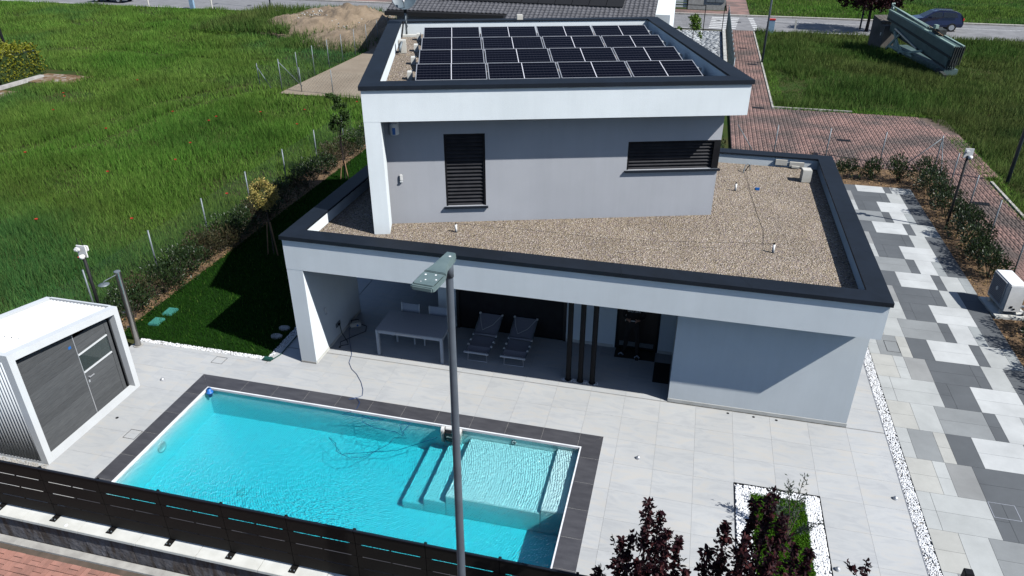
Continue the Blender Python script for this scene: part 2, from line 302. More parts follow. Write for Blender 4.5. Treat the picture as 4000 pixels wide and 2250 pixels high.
class MB:
    def __init__(s, T=None): s.v = []; s.f = []; s.T = T
    def add(s, vs, fs):
        n = len(s.v)
        s.v += [tuple(s.T @ Vector(v)) for v in vs] if s.T is not None else [tuple(v) for v in vs]
        s.f += [tuple(i + n for i in f) for f in fs]; return s
    def box(s, x0, x1, y0, y1, z0, z1):
        return s.add([(x0, y0, z0), (x1, y0, z0), (x1, y1, z0), (x0, y1, z0), (x0, y0, z1), (x1, y0, z1), (x1, y1, z1), (x0, y1, z1)],
                     [(0, 3, 2, 1), (4, 5, 6, 7), (0, 1, 5, 4), (1, 2, 6, 5), (2, 3, 7, 6), (3, 0, 4, 7)])
    def prism(s, poly, z0, z1):
        n = len(poly)
        z0s = z0 if isinstance(z0, (list, tuple)) else [z0] * n; z1s = z1 if isinstance(z1, (list, tuple)) else [z1] * n
        return s.add([(p[0], p[1], z) for p, z in zip(poly, z0s)] + [(p[0], p[1], z) for p, z in zip(poly, z1s)],
                     [tuple(range(n))[::-1], tuple(range(n, 2 * n))] + [(i, (i + 1) % n, n + (i + 1) % n, n + i) for i in range(n)])
    def bar(s, a, b, w, h, up=(0, 0, 1)):
        """rectangular bar from a to b, w wide, h high"""
        a = Vector(a); b = Vector(b); d = (b - a).normalized(); u = Vector(up)
        r = d.cross(u)
        if r.length < 1e-4: r = d.cross(Vector((1, 0, 0)))
        r.normalize(); u = r.cross(d); r *= w / 2; u *= h / 2
        return s.add([a - r - u, a + r - u, a + r + u, a - r + u, b - r - u, b + r - u, b + r + u, b - r + u],
                     [(0, 1, 2, 3), (7, 6, 5, 4), (0, 4, 5, 1), (1, 5, 6, 2), (2, 6, 7, 3), (3, 7, 4, 0)])
    def cyl(s, a, b, r0, r1=None, n=12, cap=True):
        r1 = r0 if r1 is None else r1; a = Vector(a); b = Vector(b); d = (b - a).normalized()
        x = d.orthogonal().normalized(); y = d.cross(x)
        vs = [a + (x * math.cos(t) + y * math.sin(t)) * r0 for t in [2 * math.pi * i / n for i in range(n)]]
        vs += [b + (x * math.cos(t) + y * math.sin(t)) * r1 for t in [2 * math.pi * i / n for i in range(n)]]
        fs = [(i, (i + 1) % n, n + (i + 1) % n, n + i) for i in range(n)]
        if cap: fs += [tuple(range(n))[::-1], tuple(range(n, 2 * n))]
        return s.add(vs, fs)
    def tube(s, pts, r, n=6):
        pts = [Vector(p) for p in pts]; vs = []; fs = []; prev = None
        for i, p in enumerate(pts):
            d = (pts[min(i + 1, len(pts) - 1)] - pts[max(i - 1, 0)]).normalized()
            x = d.orthogonal().normalized() if prev is None else (prev - d * prev.dot(d)).normalized()
            prev = x; y = d.cross(x); rr = r[i] if isinstance(r, (list, tuple)) else r
            vs += [p + (x * math.cos(t) + y * math.sin(t)) * rr for t in [2 * math.pi * k / n for k in range(n)]]
        for i in range(len(pts) - 1):
            fs += [(i * n + k, i * n + (k + 1) % n, (i + 1) * n + (k + 1) % n, (i + 1) * n + k) for k in range(n)]
        fs += [tuple(range(n))[::-1], tuple(range((len(pts) - 1) * n, len(pts) * n))]
        return s.add(vs, fs)
    def lathe(s, prof, c=(0, 0, 0), n=16, axis=None):
        vs = []; fs = []
        Q = axis if axis is not None else Matrix.Identity(3)
        for r, z in prof: vs += [Vector(c) + Q @ Vector((r * math.cos(2 * math.pi * k / n), r * math.sin(2 * math.pi * k / n), z)) for k in range(n)]
        for i in range(len(prof) - 1): fs += [(i * n + k, i * n + (k + 1) % n, (i + 1) * n + (k + 1) % n, (i + 1) * n + k) for k in range(n)]
        return s.add(vs, fs)
    def mesh(s, name, mat, smooth=False, off=None):
        me = bpy.data.meshes.new(name); v = s.v
        if off is not None: v = [tuple(off @ Vector(p)) for p in v]
        me.from_pydata(v, [], s.f); me.update()
        for m_ in (mat if isinstance(mat, (list, tuple)) else [mat]): me.materials.append(M[m_] if isinstance(m_, str) else m_)
        if smooth: me.shade_smooth()
        return me
    def build(s, name, mat, parent=None, smooth=False, bevel=0, kind=None):
        W = wm(parent)
        me = s.mesh(name, mat, smooth, W.inverted() if parent else None)
        if bevel:
            bm = bmesh.new(); bm.from_mesh(me)
            bmesh.ops.bevel(bm, geom=[e for e in bm.edges if e.calc_face_angle(0) > .6], offset=bevel, segments=2, affect='EDGES', clamp_overlap=True)
            bm.to_mesh(me); bm.free()
        o = bpy.data.objects.new(name, me); col.objects.link(o)
        if parent: o.parent = parent; WM[o.name] = W
        if kind: o['kind'] = kind
        return o
def struct(name, mb, mat, **k): return mb.build(name, mat, kind='structure', **k)
def npmesh(name, V, F, mat, parent=None, kind=None, smooth=False, center=None):
    me = bpy.data.meshes.new(name); V = np.asarray(V, np.float32).reshape(-1, 3); F = np.asarray(F, np.int32); k = F.shape[1]
    if parent is not None:
        inv = np.array(wm(parent).inverted()); V = (V @ inv[:3, :3].T + inv[:3, 3]).astype(np.float32)
    me.vertices.add(len(V)); me.vertices.foreach_set('co', V.ravel())
    me.loops.add(F.size); me.loops.foreach_set('vertex_index', F.ravel())
    me.polygons.add(len(F)); me.polygons.foreach_set('loop_start', np.arange(0, F.size, k, dtype=np.int32))
    me.update(calc_edges=True); me.materials.append(M[mat] if isinstance(mat, str) else mat)
    if smooth: me.shade_smooth()
    o = bpy.data.objects.new(name, me); col.objects.link(o)
    if parent is not None: o.parent = parent; WM[o.name] = wm(parent)
    if kind: o['kind'] = kind
    return o
def unit(n):
    v = RNG.normal(size=(n, 3)); return v / np.linalg.norm(v, axis=1, keepdims=True)
def leaves(P, D, L, Wd, fold=.25):
    """one folded leaf (4 triangles-worth: two quads) at each P, pointing along D"""
    n = len(P); D = D / np.linalg.norm(D, axis=1, keepdims=True); R = np.cross(D, unit(n)); R /= np.linalg.norm(R, axis=1, keepdims=True); U = np.cross(R, D)
    L = np.asarray(L).reshape(-1, 1) * np.ones((n, 1)); Wd = np.asarray(Wd).reshape(-1, 1) * np.ones((n, 1))
    a = P; t = P + D * L - U * L * .12; m = P + D * L * .5
    l = m - R * Wd * .5 + U * Wd * fold; r = m + R * Wd * .5 + U * Wd * fold
    V = np.stack([a, l, t, r], 1).reshape(-1, 3); i = np.arange(n)[:, None] * 4
    F = np.concatenate([i + np.array([[0, 2, 1]]), i + np.array([[0, 3, 2]])], 0); return V, F
def grass(name, P, hmin, hmax, w, mat, lean=.35, kind='stuff', parent=None):
    n = len(P); a = RNG.uniform(0, 2 * np.pi, n); h = RNG.uniform(hmin, hmax, n) if np.isscalar(hmax) else RNG.uniform(.55, 1, n) * hmax
    w = np.asarray(w) * np.ones(n); s = np.stack([np.cos(a), np.sin(a), np.zeros(n)], 1) * w[:, None] / 2
    b = RNG.uniform(0, 2 * np.pi, n); ln = RNG.uniform(.1, 1, n) * lean * h
    tip = P + np.stack([np.cos(b) * ln, np.sin(b) * ln, h], 1)
    V = np.stack([P - s, P + s, tip], 1).reshape(-1, 3); F = np.arange(3 * n).reshape(-1, 3)
    return npmesh(name, V, F, mat, parent, kind)
def scatter(x0, x1, y0, y1, dens, z=0, mask=None):
    n = int((x1 - x0) * (y1 - y0) * dens); P = np.stack([RNG.uniform(x0, x1, n), RNG.uniform(y0, y1, n), np.full(n, z)], 1)
    return P[mask(P[:, 0], P[:, 1])] if mask else P
_ico = None
def pebbles(name, P, r, mat, parent=None, kind='stuff', flat=.7):
    global _ico
    if _ico is None:
        bm = bmesh.new(); bmesh.ops.create_icosphere(bm, subdivisions=1, radius=1); bm.verts.ensure_lookup_table()
        _ico = (np.array([v.co for v in bm.verts]), np.array([[v.index for v in f.verts] for f in bm.faces])); bm.free()
    n = len(P); v, f = _ico; k = len(v); R = np.asarray(r).reshape(-1, 1) * RNG.uniform(.6, 1.25, (n, 3)); R[:, 2] *= flat
    a = RNG.uniform(0, 6.28, n); c, s = np.cos(a), np.sin(a)
    vv = v[None] * R[:, None] * RNG.uniform(.82, 1.12, (n, k, 1))
    V = np.stack([vv[..., 0] * c[:, None] - vv[..., 1] * s[:, None], vv[..., 0] * s[:, None] + vv[..., 1] * c[:, None], vv[..., 2]], -1) + P[:, None]
    F = (f[None] + (np.arange(n) * k)[:, None, None]).reshape(-1, 3); return npmesh(name, V.reshape(-1, 3), F, mat, parent, kind)
def text_part(name, txt, size, mat, parent, Mx, extr=.002):
    cu = bpy.data.curves.new(name, 'FONT'); cu.body = txt; cu.size = size; cu.extrude = extr; cu.align_x = 'CENTER'; cu.align_y = 'CENTER'
    t = bpy.data.objects.new(name + '_tmp', cu); col.objects.link(t); bpy.context.view_layer.update()
    me = bpy.data.meshes.new_from_object(t.evaluated_get(bpy.context.evaluated_depsgraph_get())); bpy.data.objects.remove(t)
    me.materials.clear(); me.materials.append(M[mat]); me.transform(wm(parent).inverted() @ Mx)
    o = bpy.data.objects.new(name, me); col.objects.link(o); o.parent = parent; return o

# ------------------------------------------------------------------ the ground, street, roads
BIG = 1500
def rect(mb, x0, x1, y0, y1, z): mb.add([(x0, y0, z), (x1, y0, z), (x1, y1, z), (x0, y1, z)], [(0, 1, 2, 3)]); return mb
gm = MB()
for r in ((-BIG, -10.9, 7.6, 12.6), (-.95, BIG, 7.6, 12.6), (-10.9, -.95, 7.6, 7.9), (-BIG, BIG, 12.6, 2500)): rect(gm, *r, -.12)
ground = struct('ground', gm, 'meadow_ground')
street = struct('street', rect(MB(), -200, 200, -300, 7.6, -.53), 'brick_joint')
# far road with kerbs, markings, pavements
road = struct('road', rect(MB(), -300, 300, 66.3, 73.9, -.06), 'asphalt')
for i, (y0, y1) in enumerate(((73.9, 74.25),)):
    for x in range(-40, 45):
        k_ = MB().box(x * 2 + .01, x * 2 + 1.99, y0, y1, -.12, .06).build('kerb_stone', 'kerb_stone', road)
pave = struct('pavement', rect(MB(), -120, -8, 74.25, 76.5, .03), 'brick_worn')
lm = MB(); rect(lm, -120, -1, 66.55, 66.68, -.056); rect(lm, 5.2, 60, 66.55, 66.68, -.056); rect(lm, 6, 60, 71.6, 71.7, -.056)
lm.build('edge_line', 'road_paint', road)
for i in range(7):
    y = 66.9 + i * .95
    rect(MB(), .7 + .04 * i, 2.9 + .07 * i, y, y + .45, -.056).build('crossing_stripe', 'road_paint', road)
    rect(MB(), 4.35 - .04 * i, 4.75 - .03 * i, y, y + .5, -.056).build('crossing_stripe', 'road_paint', road)
for x, y, a, b in ((-.9, 72.6, .7, .22), (1.5, 71.2, .5, .5), (3.2, 70.6, .5, .5), (-44, 69.5, .5, .5), (-38, 70.3, .5, .5)):
    MB().lathe([(a * .5, 0), (a * .48, .004), (.01, .004)], (x, y, -.057), 14).build('manhole_cover', 'dark_metal', road)
# brick turning area and footpath to the right of the plot, laid brick by brick
def weave(x0, x1, y0, y1, b=.2, mask=None):
    """basket-weave: pairs of bricks 2:1, (cx, cy, along_x)"""
    out = []
    nx = int((x1 - x0) / b); ny = int((y1 - y0) / b)
    for i in range(nx):
        for j in range(ny):
            cx = x0 + (i + .5) * b; cy = y0 + (j + .5) * b
            if mask and not mask(cx, cy): continue
            for s in (-1, 1):
                out.append((cx + (0 if (i + j) % 2 else s * b / 4), cy + (s * b / 4 if (i + j) % 2 else 0), (i + j) % 2))
    return out
def brick_mass(name, lst, z, mat, b=.2, gap=.012, th=.05, parent=None):
    A = np.array([(c[0], c[1]) for c in lst]); ax = np.array([c[2] for c in lst], bool); n = len(A)
    hx = np.where(ax, b / 2, b / 4) - gap / 2; hy = np.where(ax, b / 4, b / 2) - gap / 2
    zz = z + RNG.uniform(-.004, .004, n)
    cs = np.array([(-1, -1), (1, -1), (1, 1), (-1, 1)])
    top = np.stack([A[:, None, 0] + cs[None, :, 0] * hx[:, None], A[:, None, 1] + cs[None, :, 1] * hy[:, None], np.repeat(zz[:, None], 4, 1)], -1)
    bot = top.copy(); bot[..., 2] -= th; V = np.concatenate([top, bot], 1)
    f = np.array([(0, 1, 2, 3), (0, 4, 5, 1), (1, 5, 6, 2), (2, 6, 7, 3), (3, 7, 4, 0)]); F = (f[None] + (np.arange(n) * 8)[:, None, None]).reshape(-1, 4)
    return npmesh(name, V.reshape(-1, 3), F, mat, parent, 'stuff')
def area_mask(x, y):
    if 2.25 < x < 4.2 and 33 < y < 66: return True
    if y < 41.5 and y > 32.5 and 2.0 < x < 12.6: return (x < 12.2 - max(0, y - 38.5) * .6 * .5) or y < 38.5
    return 10.2 < x < 12.0 and 8 < y <= 32.5
yard = MB(); rect(yard, 2.0, 4.25, 33, 66.3, -.045); rect(yard, 4.25, 12.7, 32.5, 41.55, -.045); rect(yard, 10.12, 12.1, 7.7, 32.5, -.045)
path = struct('path', yard, 'brick_joint')
bl = weave(2.0, 12.7, 12.0, 66, .2, area_mask)
near = sorted([b for b in bl if b[0] > 10.2 and 21.5 < b[1] < 31], key=lambda b: (b[1], b[0]))[:300]; ns_ = set(near)
brick_mass('paving_bricks', [b for b in bl if b not in ns_], 0, 'brick_worn', parent=path)
bmx = MB().box(-.094, .094, -.044, .044, -.05, 0).mesh('brick', 'brick_worn'); bmy = MB().box(-.044, .044, -.094, .094, -.05, 0).mesh('brick', 'brick_worn')
for b in near: link('brick', bmx if b[2] else bmy, path, (b[0], b[1], random.uniform(-.004, .004)))
kb = MB().box(-.05, .05, -.48, .48, -.1, .05).mesh('kerb_stone', 'kerb_stone'); kx = MB().box(-.48, .48, -.05, .05, -.1, .05).mesh('kerb_stone', 'kerb_stone')
for i in range(24): link('kerb_stone', kb, path, (4.28, 41.9 + i, 0))
for i in range(4): link('kerb_stone', kx, path, (4.8 + i, 41.62, 0))
for i in range(12): link('kerb_stone', kb, path, (12.1, 20.3 + i, 0))
for x, y in ((7.15, 36.3), (3.2, 58.2), (3.52, 41.3), (3.65, 52.6), (11.0, 29.2)):
    d = MB(); d.box(x - .3, x + .3, y - .17, y + .17, -.02, .004)
    for i in range(5): d.box(x - .26 + i * .11, x - .2 + i * .11, y - .14, y + .14, .004, .012)
    d.build('drain_grate', 'dark_metal', path)
# near street, lower left: red bricks laid one by one
sl_ = weave(-13.6, -5.0, 5.0, 7.4, .205)
vis = sorted(sl_, key=lambda b: -(b[1] - (6.0 + (b[0] + 12.3) * .27)))[:300]; vs_ = set(vis)
brick_mass('street_bricks', [b for b in sl_ if b not in vs_], -.5, 'brick_red', .205, parent=street)
b1 = MB().box(-.096, .096, -.045, .045, -.06, 0).mesh('brick', 'brick_red'); b2 = MB().box(-.045, .045, -.096, .096, -.06, 0).mesh('brick', 'brick_red')
for b in vis: link('brick', b1 if b[2] else b2, street, (b[0], b[1], -.5 + random.uniform(-.004, .004)))
MB().box(-16, 3, 7.38, 7.53, -.56, -.486).build('mortar_strip', 'concrete', street)

# ------------------------------------------------------------------ patio (tile by tile), pebble edgings, lawn, driveway
PX, PY, X0, Y0 = .807, .777, .90, 12.555
regs = [(-13.42, 4.94, Y0, Y0 + PY), (-13.42, -9.62, Y0 + PY, 13.46), (-9.62, 4.94, Y0 + PY, 14.14), (-13.42, -10.83, 7.86, Y0), (-1.02, X0 + PX, 7.86, Y0),
        (X0 + PX, X0 + 3 * PX, Y0 - PY, Y0), (X0 + 3 * PX, 4.94, 7.86, Y0), (-8.34, .25, 14.14, 16.14), (-9.55, -8.76, 14.14, 19.6), (4.14, 4.94, 14.14, 20.6), (-8.34, -6.0, 16.14, 19.6), (-8.76, -8.34, 16.3, 19.6)]
pb = MB()
for x0, x1, y0, y1 in regs: pb.box(x0, x1, y0, y1, -.12, -.008)
patio = struct('patio', pb, 'grout')
tcache = {}
def tile(x0, x1, y0, y1, z, name, mat, parent, th=.02, bev=0):
    k = (round(x1 - x0, 3), round(y1 - y0, 3), mat)
    if k not in tcache: tcache[k] = MB().box(-k[0] / 2, k[0] / 2, -k[1] / 2, k[1] / 2, -th, 0).mesh(name, mat)
    return link(name, tcache[k], parent, ((x0 + x1) / 2, (y0 + y1) / 2, z))
for x0, x1, y0, y1 in regs:
    i0 = math.floor((x0 - X0) / PX + 1e-4); i1 = math.ceil((x1 - X0) / PX - 1e-4); j0 = math.floor((y0 - Y0) / PY + 1e-4); j1 = math.ceil((y1 - Y0) / PY - 1e-4)
    for i in range(i0, i1):
        for j in range(j0, j1):
            a, b, c, d = X0 + i * PX, X0 + (i + 1) * PX, Y0 + j * PY, Y0 + (j + 1) * PY
            a = a + .0016 if a > x0 - .003 else x0; b = b - .0016 if b < x1 + .003 else x1
            c = c + .0016 if c > y0 - .003 else y0; d = d - .0016 if d < y1 + .003 else y1
            if b - a > .03 and d - c > .03: tile(a, b, c, d, 0, 'tile', 'patio_tile', patio)
def frame_lines(name, x0, x1, y0, y1, parent, w=.012, mat='dark_metal', z=.003):
    m = MB(); rect(m, x0, x1, y0, y0 + w, z); rect(m, x0, x1, y1 - w, y1, z); rect(m, x0, x0 + w, y0 + w, y1 - w, z); rect(m, x1 - w, x1, y0 + w, y1 - w, z); return m.build(name, mat, parent)
frame_lines('manhole_frame', -10.96, -10.65, 13.03, 13.31, patio); frame_lines('manhole_frame', -11.14, -10.85, 10.05, 10.34, patio)
# pebble edgings
def pebble_rects(rs, dens, r, z=.0):
    return np.concatenate([scatter(*q, dens, z) for q in rs]), r
sb = MB(); sb.box(4.94, 5.18, 7.7, 17.75, -.12, -.03); sb.box(-13.42, -9.62, 13.46, 13.62, -.12, -.03); sb.box(-9.72, -9.55, 13.62, 19.6, -.12, -.03); sb.box(-2.3, -1.4, 14.37, 14.52, -.02, .001)
struct('pebble_bed', sb, 'kerb_stone')
P = np.concatenate([scatter(4.95, 5.17, 8.5, 17.7, 2600, -.012), scatter(-13.4, -9.56, 13.475, 13.61, 2200, -.01), scatter(-9.71, -9.56, 13.62, 19, 1500, -.01)])
tag(pebbles('white_pebbles', P, .017, 'pebble_white'), 'strips of small white pebbles edging the lawn and the driveway', 'pebbles')
tag(pebbles('column_pebbles', scatter(-2.29, -1.41, 14.38, 14.51, 2600, .006), .014, 'pebble_white'), 'small white pebbles round the feet of the three dark columns', 'pebbles')
MB().box(4.93, 4.942, 7.9, 17.7, -.02, .006).build('edging_strip', 'alu', patio)
# lawn
struct('lawn', MB().box(-14.12, -9.73, 13.63, 31.5, -.12, -.019), 'lawn_ground')
tag(grass('lawn_grass', scatter(-14.12, -9.73, 13.64, 31, 900, -.02, lambda x, y: (y < 22) | (x < -12)), .04, .11, .016, 'lawn_grass', .8), 'short mown lawn between the hedge and the house', 'grass')
tag(grass('stray_grass_clumps', scatter(-13.98, -9.76, 13.66, 20, 18, -.03), .08, .17, .014, 'meadow', .5), 'longer lighter blades standing out of the mown lawn', 'grass')
for i, (x, y) in enumerate(((-13.55, 14.42), (-13.52, 14.97))):
    T = Matrix.Translation((x, y, 0)) @ Matrix.Rotation(.05, 4, 'Z')
    o = MB(T).box(-.15, .15, -.19, .19, -.1, .035).build('irrigation_box', 'green_lid', bevel=.02)
    tag(o, ['green plastic irrigation box lid in lawn, nearer the shower', 'green plastic irrigation box lid in lawn, nearer the hedge'][i], 'lid', 'irrigation lids in the lawn')
for i, (x, y) in enumerate(((-9.98, 14.53), (-9.98, 14.95))):
    o = MB().prism([(x + .16 * math.cos(t) * (1 + .1 * math.sin(3 * t)), y + .13 * math.sin(t)) for t in [k * .628 for k in range(10)]], -.1, .02).build('stepping_stone', 'concrete', bevel=.01)
    tag(o, ['grey stepping stone in shaded lawn, nearer the patio', 'grey stepping stone in shaded lawn, farther from the patio'][i], 'stone', 'stepping stones in the shade')
# driveway: rows of pale and grey slabs in a four-row pattern
k_ = 10.5 / 10.8
ROWS = [[(5.33, 'L', 2), (5.59, 'M', 1), (6.12, 'C', 2), (6.38, 'D', 1), (6.91, 'W', 2), (7.95, 'D', 2), (8.21, 'L', 1), (8.74, 'G', 2)],
        [(5.33, 'C', 2), (5.86, 'L', 1), (6.38, 'M', 2), (7.42, 'D', 2), (7.69, 'W', 1), (8.21, 'G', 2), (8.47, 'D', 1)],
        [(5.33, 'L', 2), (5.60, 'L', 2), (6.64, 'D', 2), (6.91, 'D', 1), (7.43, 'W', 2), (8.47, 'D', 2)],
        [(5.33, 'C', 2), (5.87, 'L', 2), (6.13, 'B', 1), (6.65, 'D', 2), (7.69, 'D', 2), (7.95, 'L', 1), (8.47, 'D', 2)]]
RA = MB().box(5.18, 8.77, 7.7, 30.2, -.12, -.009); RA.box(4.14, 5.179, 20.6, 30.2, -.12, -.0095)
drive = struct('driveway', RA, 'grout')
for n in range(-6, 17):
    y0 = (13.81 + 1.0333 * n) * k_; y1 = y0 + 1.0333 * k_; row = ROWS[n % 4]
    if y0 > 30.0: continue
    y1 = min(y1, 30.2)
    for (xa, c_, s), nx_ in zip(row, row[1:] + [(9.02, '', 0)]):
        xb = nx_[0]
        # a few slabs near the front are paler in the photograph
        cc = {('D', -2): 'D'}.get((c_, n), c_)
        for q in range(s):
            ya = y0 + (y1 - y0) * q / s; yb = y0 + (y1 - y0) * (q + 1) / s
            tile(xa * k_ + .003, xb * k_ - .003, ya + .003, yb - .003, 0, 'slab', 'paver_' + cc, drive)
for j in range(9): tile(4.145, 5.175, 20.61 + j * 1.06, 20.61 + j * 1.06 + 1.05, 0, 'slab', 'paver_' + 'LWCL'[j % 4], drive)
tile(5.185, 5.19 + .01, 7.7, 7.72, 0, 'slab', 'paver_L', drive)
frame_lines('manhole_frame', 5.62, 5.95, 17.62, 18.15, drive); frame_lines('manhole_frame', 5.05, 5.28, 18.9, 19.25, drive); frame_lines('manhole_frame', 6.47, 6.95, 12.0, 12.42, drive, .014, 'alu')
# planted beds
struct('flower_bed', MB().box(8.77, 10.12, 7.7, 32.5, -.12, -.02).box(3.0, 8.77, 30.2, 32.5, -.12, -.021).box(-15.3, -14.0, 12.6, 31.5, -.12, -.02), 'soil')
P = np.concatenate([scatter(8.8, 10.05, 12, 32, 120, 0), scatter(5.5, 8.8, 30.25, 32.3, 90, 0), scatter(-14.6, -14.02, 13.4, 24, 90, 0)])
V, F = leaves(P + np.array([0, 0, .005]), unit(len(P)) * np.array([1, 1, .25]), RNG.uniform(.03, .09, len(P)), RNG.uniform(.015, .04, len(P)))
tag(npmesh('dry_leaf_litter', V, F, 'mulch', kind='stuff'), 'dry brown leaves and bark strewn over the planting beds', 'leaf litter')
# pebble bed with ground cover at the bottom right
bx0, bx1, by1 = X0 + PX, X0 + 3 * PX, Y0 - PY
struct('planting_bed', MB().box(bx0, bx1, 7.7, by1, -.12, -.03), 'pebble_white'); struct('bed_soil', MB().box(2.02, 3.02, 7.7, 11.55, -.1, -.022), 'lawn_ground')
def ring(x, y): return ~((x > 2.02) & (x < 3.02) & (y < 11.55))
tag(pebbles('bed_pebbles', scatter(bx0 + .02, bx1 - .02, 8.6, by1 - .02, 2000, -.008, ring), .030, 'pebble_white', flat=.55), 'large white pebbles framing the bed by the purple tree', 'pebbles')
MB().box(bx0 - .008, bx0, 7.8, by1, -.05, .012).box(bx1, bx1 + .008, 7.8, by1, -.05, .012).box(bx0 - .008, bx1 + .008, by1, by1 + .008, -.05, .012).build('edging_strip', 'dark_metal', patio)
P = scatter(2.0, 3.04, 8.6, 11.57, 9000, -.02); P[:, 2] += RNG.uniform(0, .03, len(P)); V, F = leaves(P, unit(len(P)) + np.array([0, 0, .4]), RNG.uniform(.02, .04, len(P)), .02)
tag(npmesh('ground_cover', V, F, 'ground_cover', kind='stuff'), 'low green ground cover in the pebble-framed bed', 'ground cover')

# ------------------------------------------------------------------ swimming pool
pool = thing('swimming_pool', 'long turquoise swimming pool with dark stone coping and corner steps', 'pool', (-5.93, 10.2, 0))
xi0, xi1, yi0, yi1, ZB = -10.44, -1.43, 8.35, 12.13, -.80
pm_ = MB().box(xi0 - .4, xi1 + .4, yi0 - .4, yi1 + .4, ZB - .1, ZB)
pm_.build('floor', 'liner', pool)
for r in ((xi0 - .4, xi0, yi0, yi1), (xi1, xi1 + .4, yi0, yi1), (xi0 - .4, xi1 + .4, yi0 - .4, yi0), (xi0 - .4, xi1 + .4, yi1, yi1 + .4)): MB().box(*r, ZB, -.022).build('wall', 'liner', pool)
for xa, xb, z in ((-1.95, xi1, -.17), (-3.9, -1.95, -.27), (-4.38, -3.9, -.45), (-4.85, -4.38, -.62)): MB().box(xa, xb, 10.31, yi1, ZB, z).build('step', 'liner', pool, bevel=.012)
rm = MB(); w_ = .035
rm.box(xi0, xi0 + w_, yi0, yi1, -.06, -.004).box(xi1 - w_, xi1, yi0, yi1, -.06, -.004).box(xi0 + w_, xi1 - w_, yi1 - w_, yi1, -.06, -.0045).box(xi0 + w_, xi1 - w_, yi0, yi0 + w_, -.06, -.0045)
rm.build('rim', 'pool_rim', pool)
G = .003
MB().box(-10.82, xi0 - .004, 7.96, 12.53, -.05, -.001).box(xi1 + .004, -1.03, 7.96, 12.53, -.05, -.001).box(xi0 - .004, xi1 + .004, 12.134, 12.53, -.05, -.001).box(xi0 - .004, xi1 + .004, 7.96, 8.346, -.05, -.001).build('joint_mortar', 'concrete', pool)
xs = [-10.83] + [X0 - PX * i for i in range(13, 2, -1)] + [-1.02]
for a, b in zip(xs, xs[1:]):
    if b - a < .05: continue
    for y0, y1, top in ((yi1, Y0 - .004, 1), (yi0 - .4, yi0, 0)):
        aa, bb = a + G, b - G
        if a == -10.83: poly = [(a, y1 if top else y0), (bb, y1 if top else y0), (bb, y0 if top else y1), (xi0, y0 if top else y1)]
        elif b == -1.02: poly = [(aa, y1 if top else y0), (b, y1 if top else y0), (xi1, y0 if top else y1), (aa, y0 if top else y1)]
        else: poly = [(aa, y0), (bb, y0), (bb, y1), (aa, y1)]
        if top: poly = poly[::-1] if (a == -10.83 or b == -1.02) else poly
        MB().prism(poly, -.022, .002).build('coping_stone', 'pool_stone', pool)
ys = [12.53, 11.80, 11.06, 10.33, 9.60, 8.87, 7.95]
for a, b in zip(ys, ys[1:]):
    for s in (0, 1):
        xo, xn = ((-10.83, xi0), (-1.02, xi1))[s]
        ya = yi1 if a == 12.53 else a - G; yb = yi0 if b == 7.95 else b + G
        poly = [(xo, (12.545 if a == 12.53 else ya)), (xn, ya), (xn, yb), (xo, 7.955 if b == 7.95 else yb)]
        if s: poly = poly[::-1]
        MB().prism(poly, -.0225, .0015).build('coping_stone', 'pool_stone', pool)
MB().lathe([(.13, 0), (.13, .02), (.09, .03), (.085, .012), (.001, .012)], (xi0, 10.3, -.33), 20, Matrix(((0, 0, 1), (0, 1, 0), (-1, 0, 0)))).build('pool_light', 'pool_rim', pool, smooth=True)
MB().lathe([(.06, 0), (.06, .015), (.02, .02), (.018, .006), (.001, .006)], (-2.92, yi1, -.19), 16, Matrix(((1, 0, 0), (0, 0, -1), (0, 1, 0)))).build('inlet_nozzle', 'pool_rim', pool, smooth=True)
MB().lathe([(.12, 0), (.12, .012), (.03, .02), (.001, .02)], (-8.3, 9.9, ZB), 16).build('drain_cover', 'pool_rim', pool)
wt = MB().box(xi0 - .02, xi1 + .02, yi0 - .02, yi1 + .02, ZB - .05, -.07).build('water', 'pool_water', kind='structure')

# ------------------------------------------------------------------ the house
house = thing('house', 'white two-storey flat-roofed house with dark metal roof edges', 'house', (-2, 18, 0))
def hp(name, mb, mat, **k): return mb.build(name, mat, house, **k)
XL, XR, YF, YB = -8.75, 4.17, 13.60, 22.50
# lower roof slab + fascia + parapets (one plastered shell with a sunken gravel tray)
def tray(T, x0, x1, y0, y1, z0, zf, z1, w):
    m = MB(T); m.box(x0, x1, y0, y1, z0, zf)
    m.box(x0, x1, y0, y0 + w, zf, z1).box(x0, x1, y1 - w, y1, zf, z1).box(x0, x0 + w, y0 + w, y1 - w, zf, z1).box(x1 - w, x1, y0 + w, y1 - w, zf, z1); return m
def shell(T, x0, x1, y0, y1, z0, zf, z1, w, mat):
    """outer skin as one clean surface: outside walls, top of the parapet, inside walls, tray floor, soffit"""
    o = [(x0, y0), (x1, y0), (x1, y1), (x0, y1)]; i = [(x0 + w, y0 + w), (x1 - w, y0 + w), (x1 - w, y1 - w), (x0 + w, y1 - w)]
    v = [(*p, z0) for p in o] + [(*p, z1) for p in o] + [(*p, z1) for p in i] + [(*p, zf) for p in i]
    f = [(3, 2, 1, 0)]
    for a in range(4):
        b = (a + 1) % 4; f += [(a, b, 4 + b, 4 + a), (4 + a, 4 + b, 8 + b, 8 + a), (8 + a, 8 + b, 12 + b, 12 + a)]
    f.append((12, 13, 14, 15)); return hp('roof_slab', MB(T).add(v, f), mat)
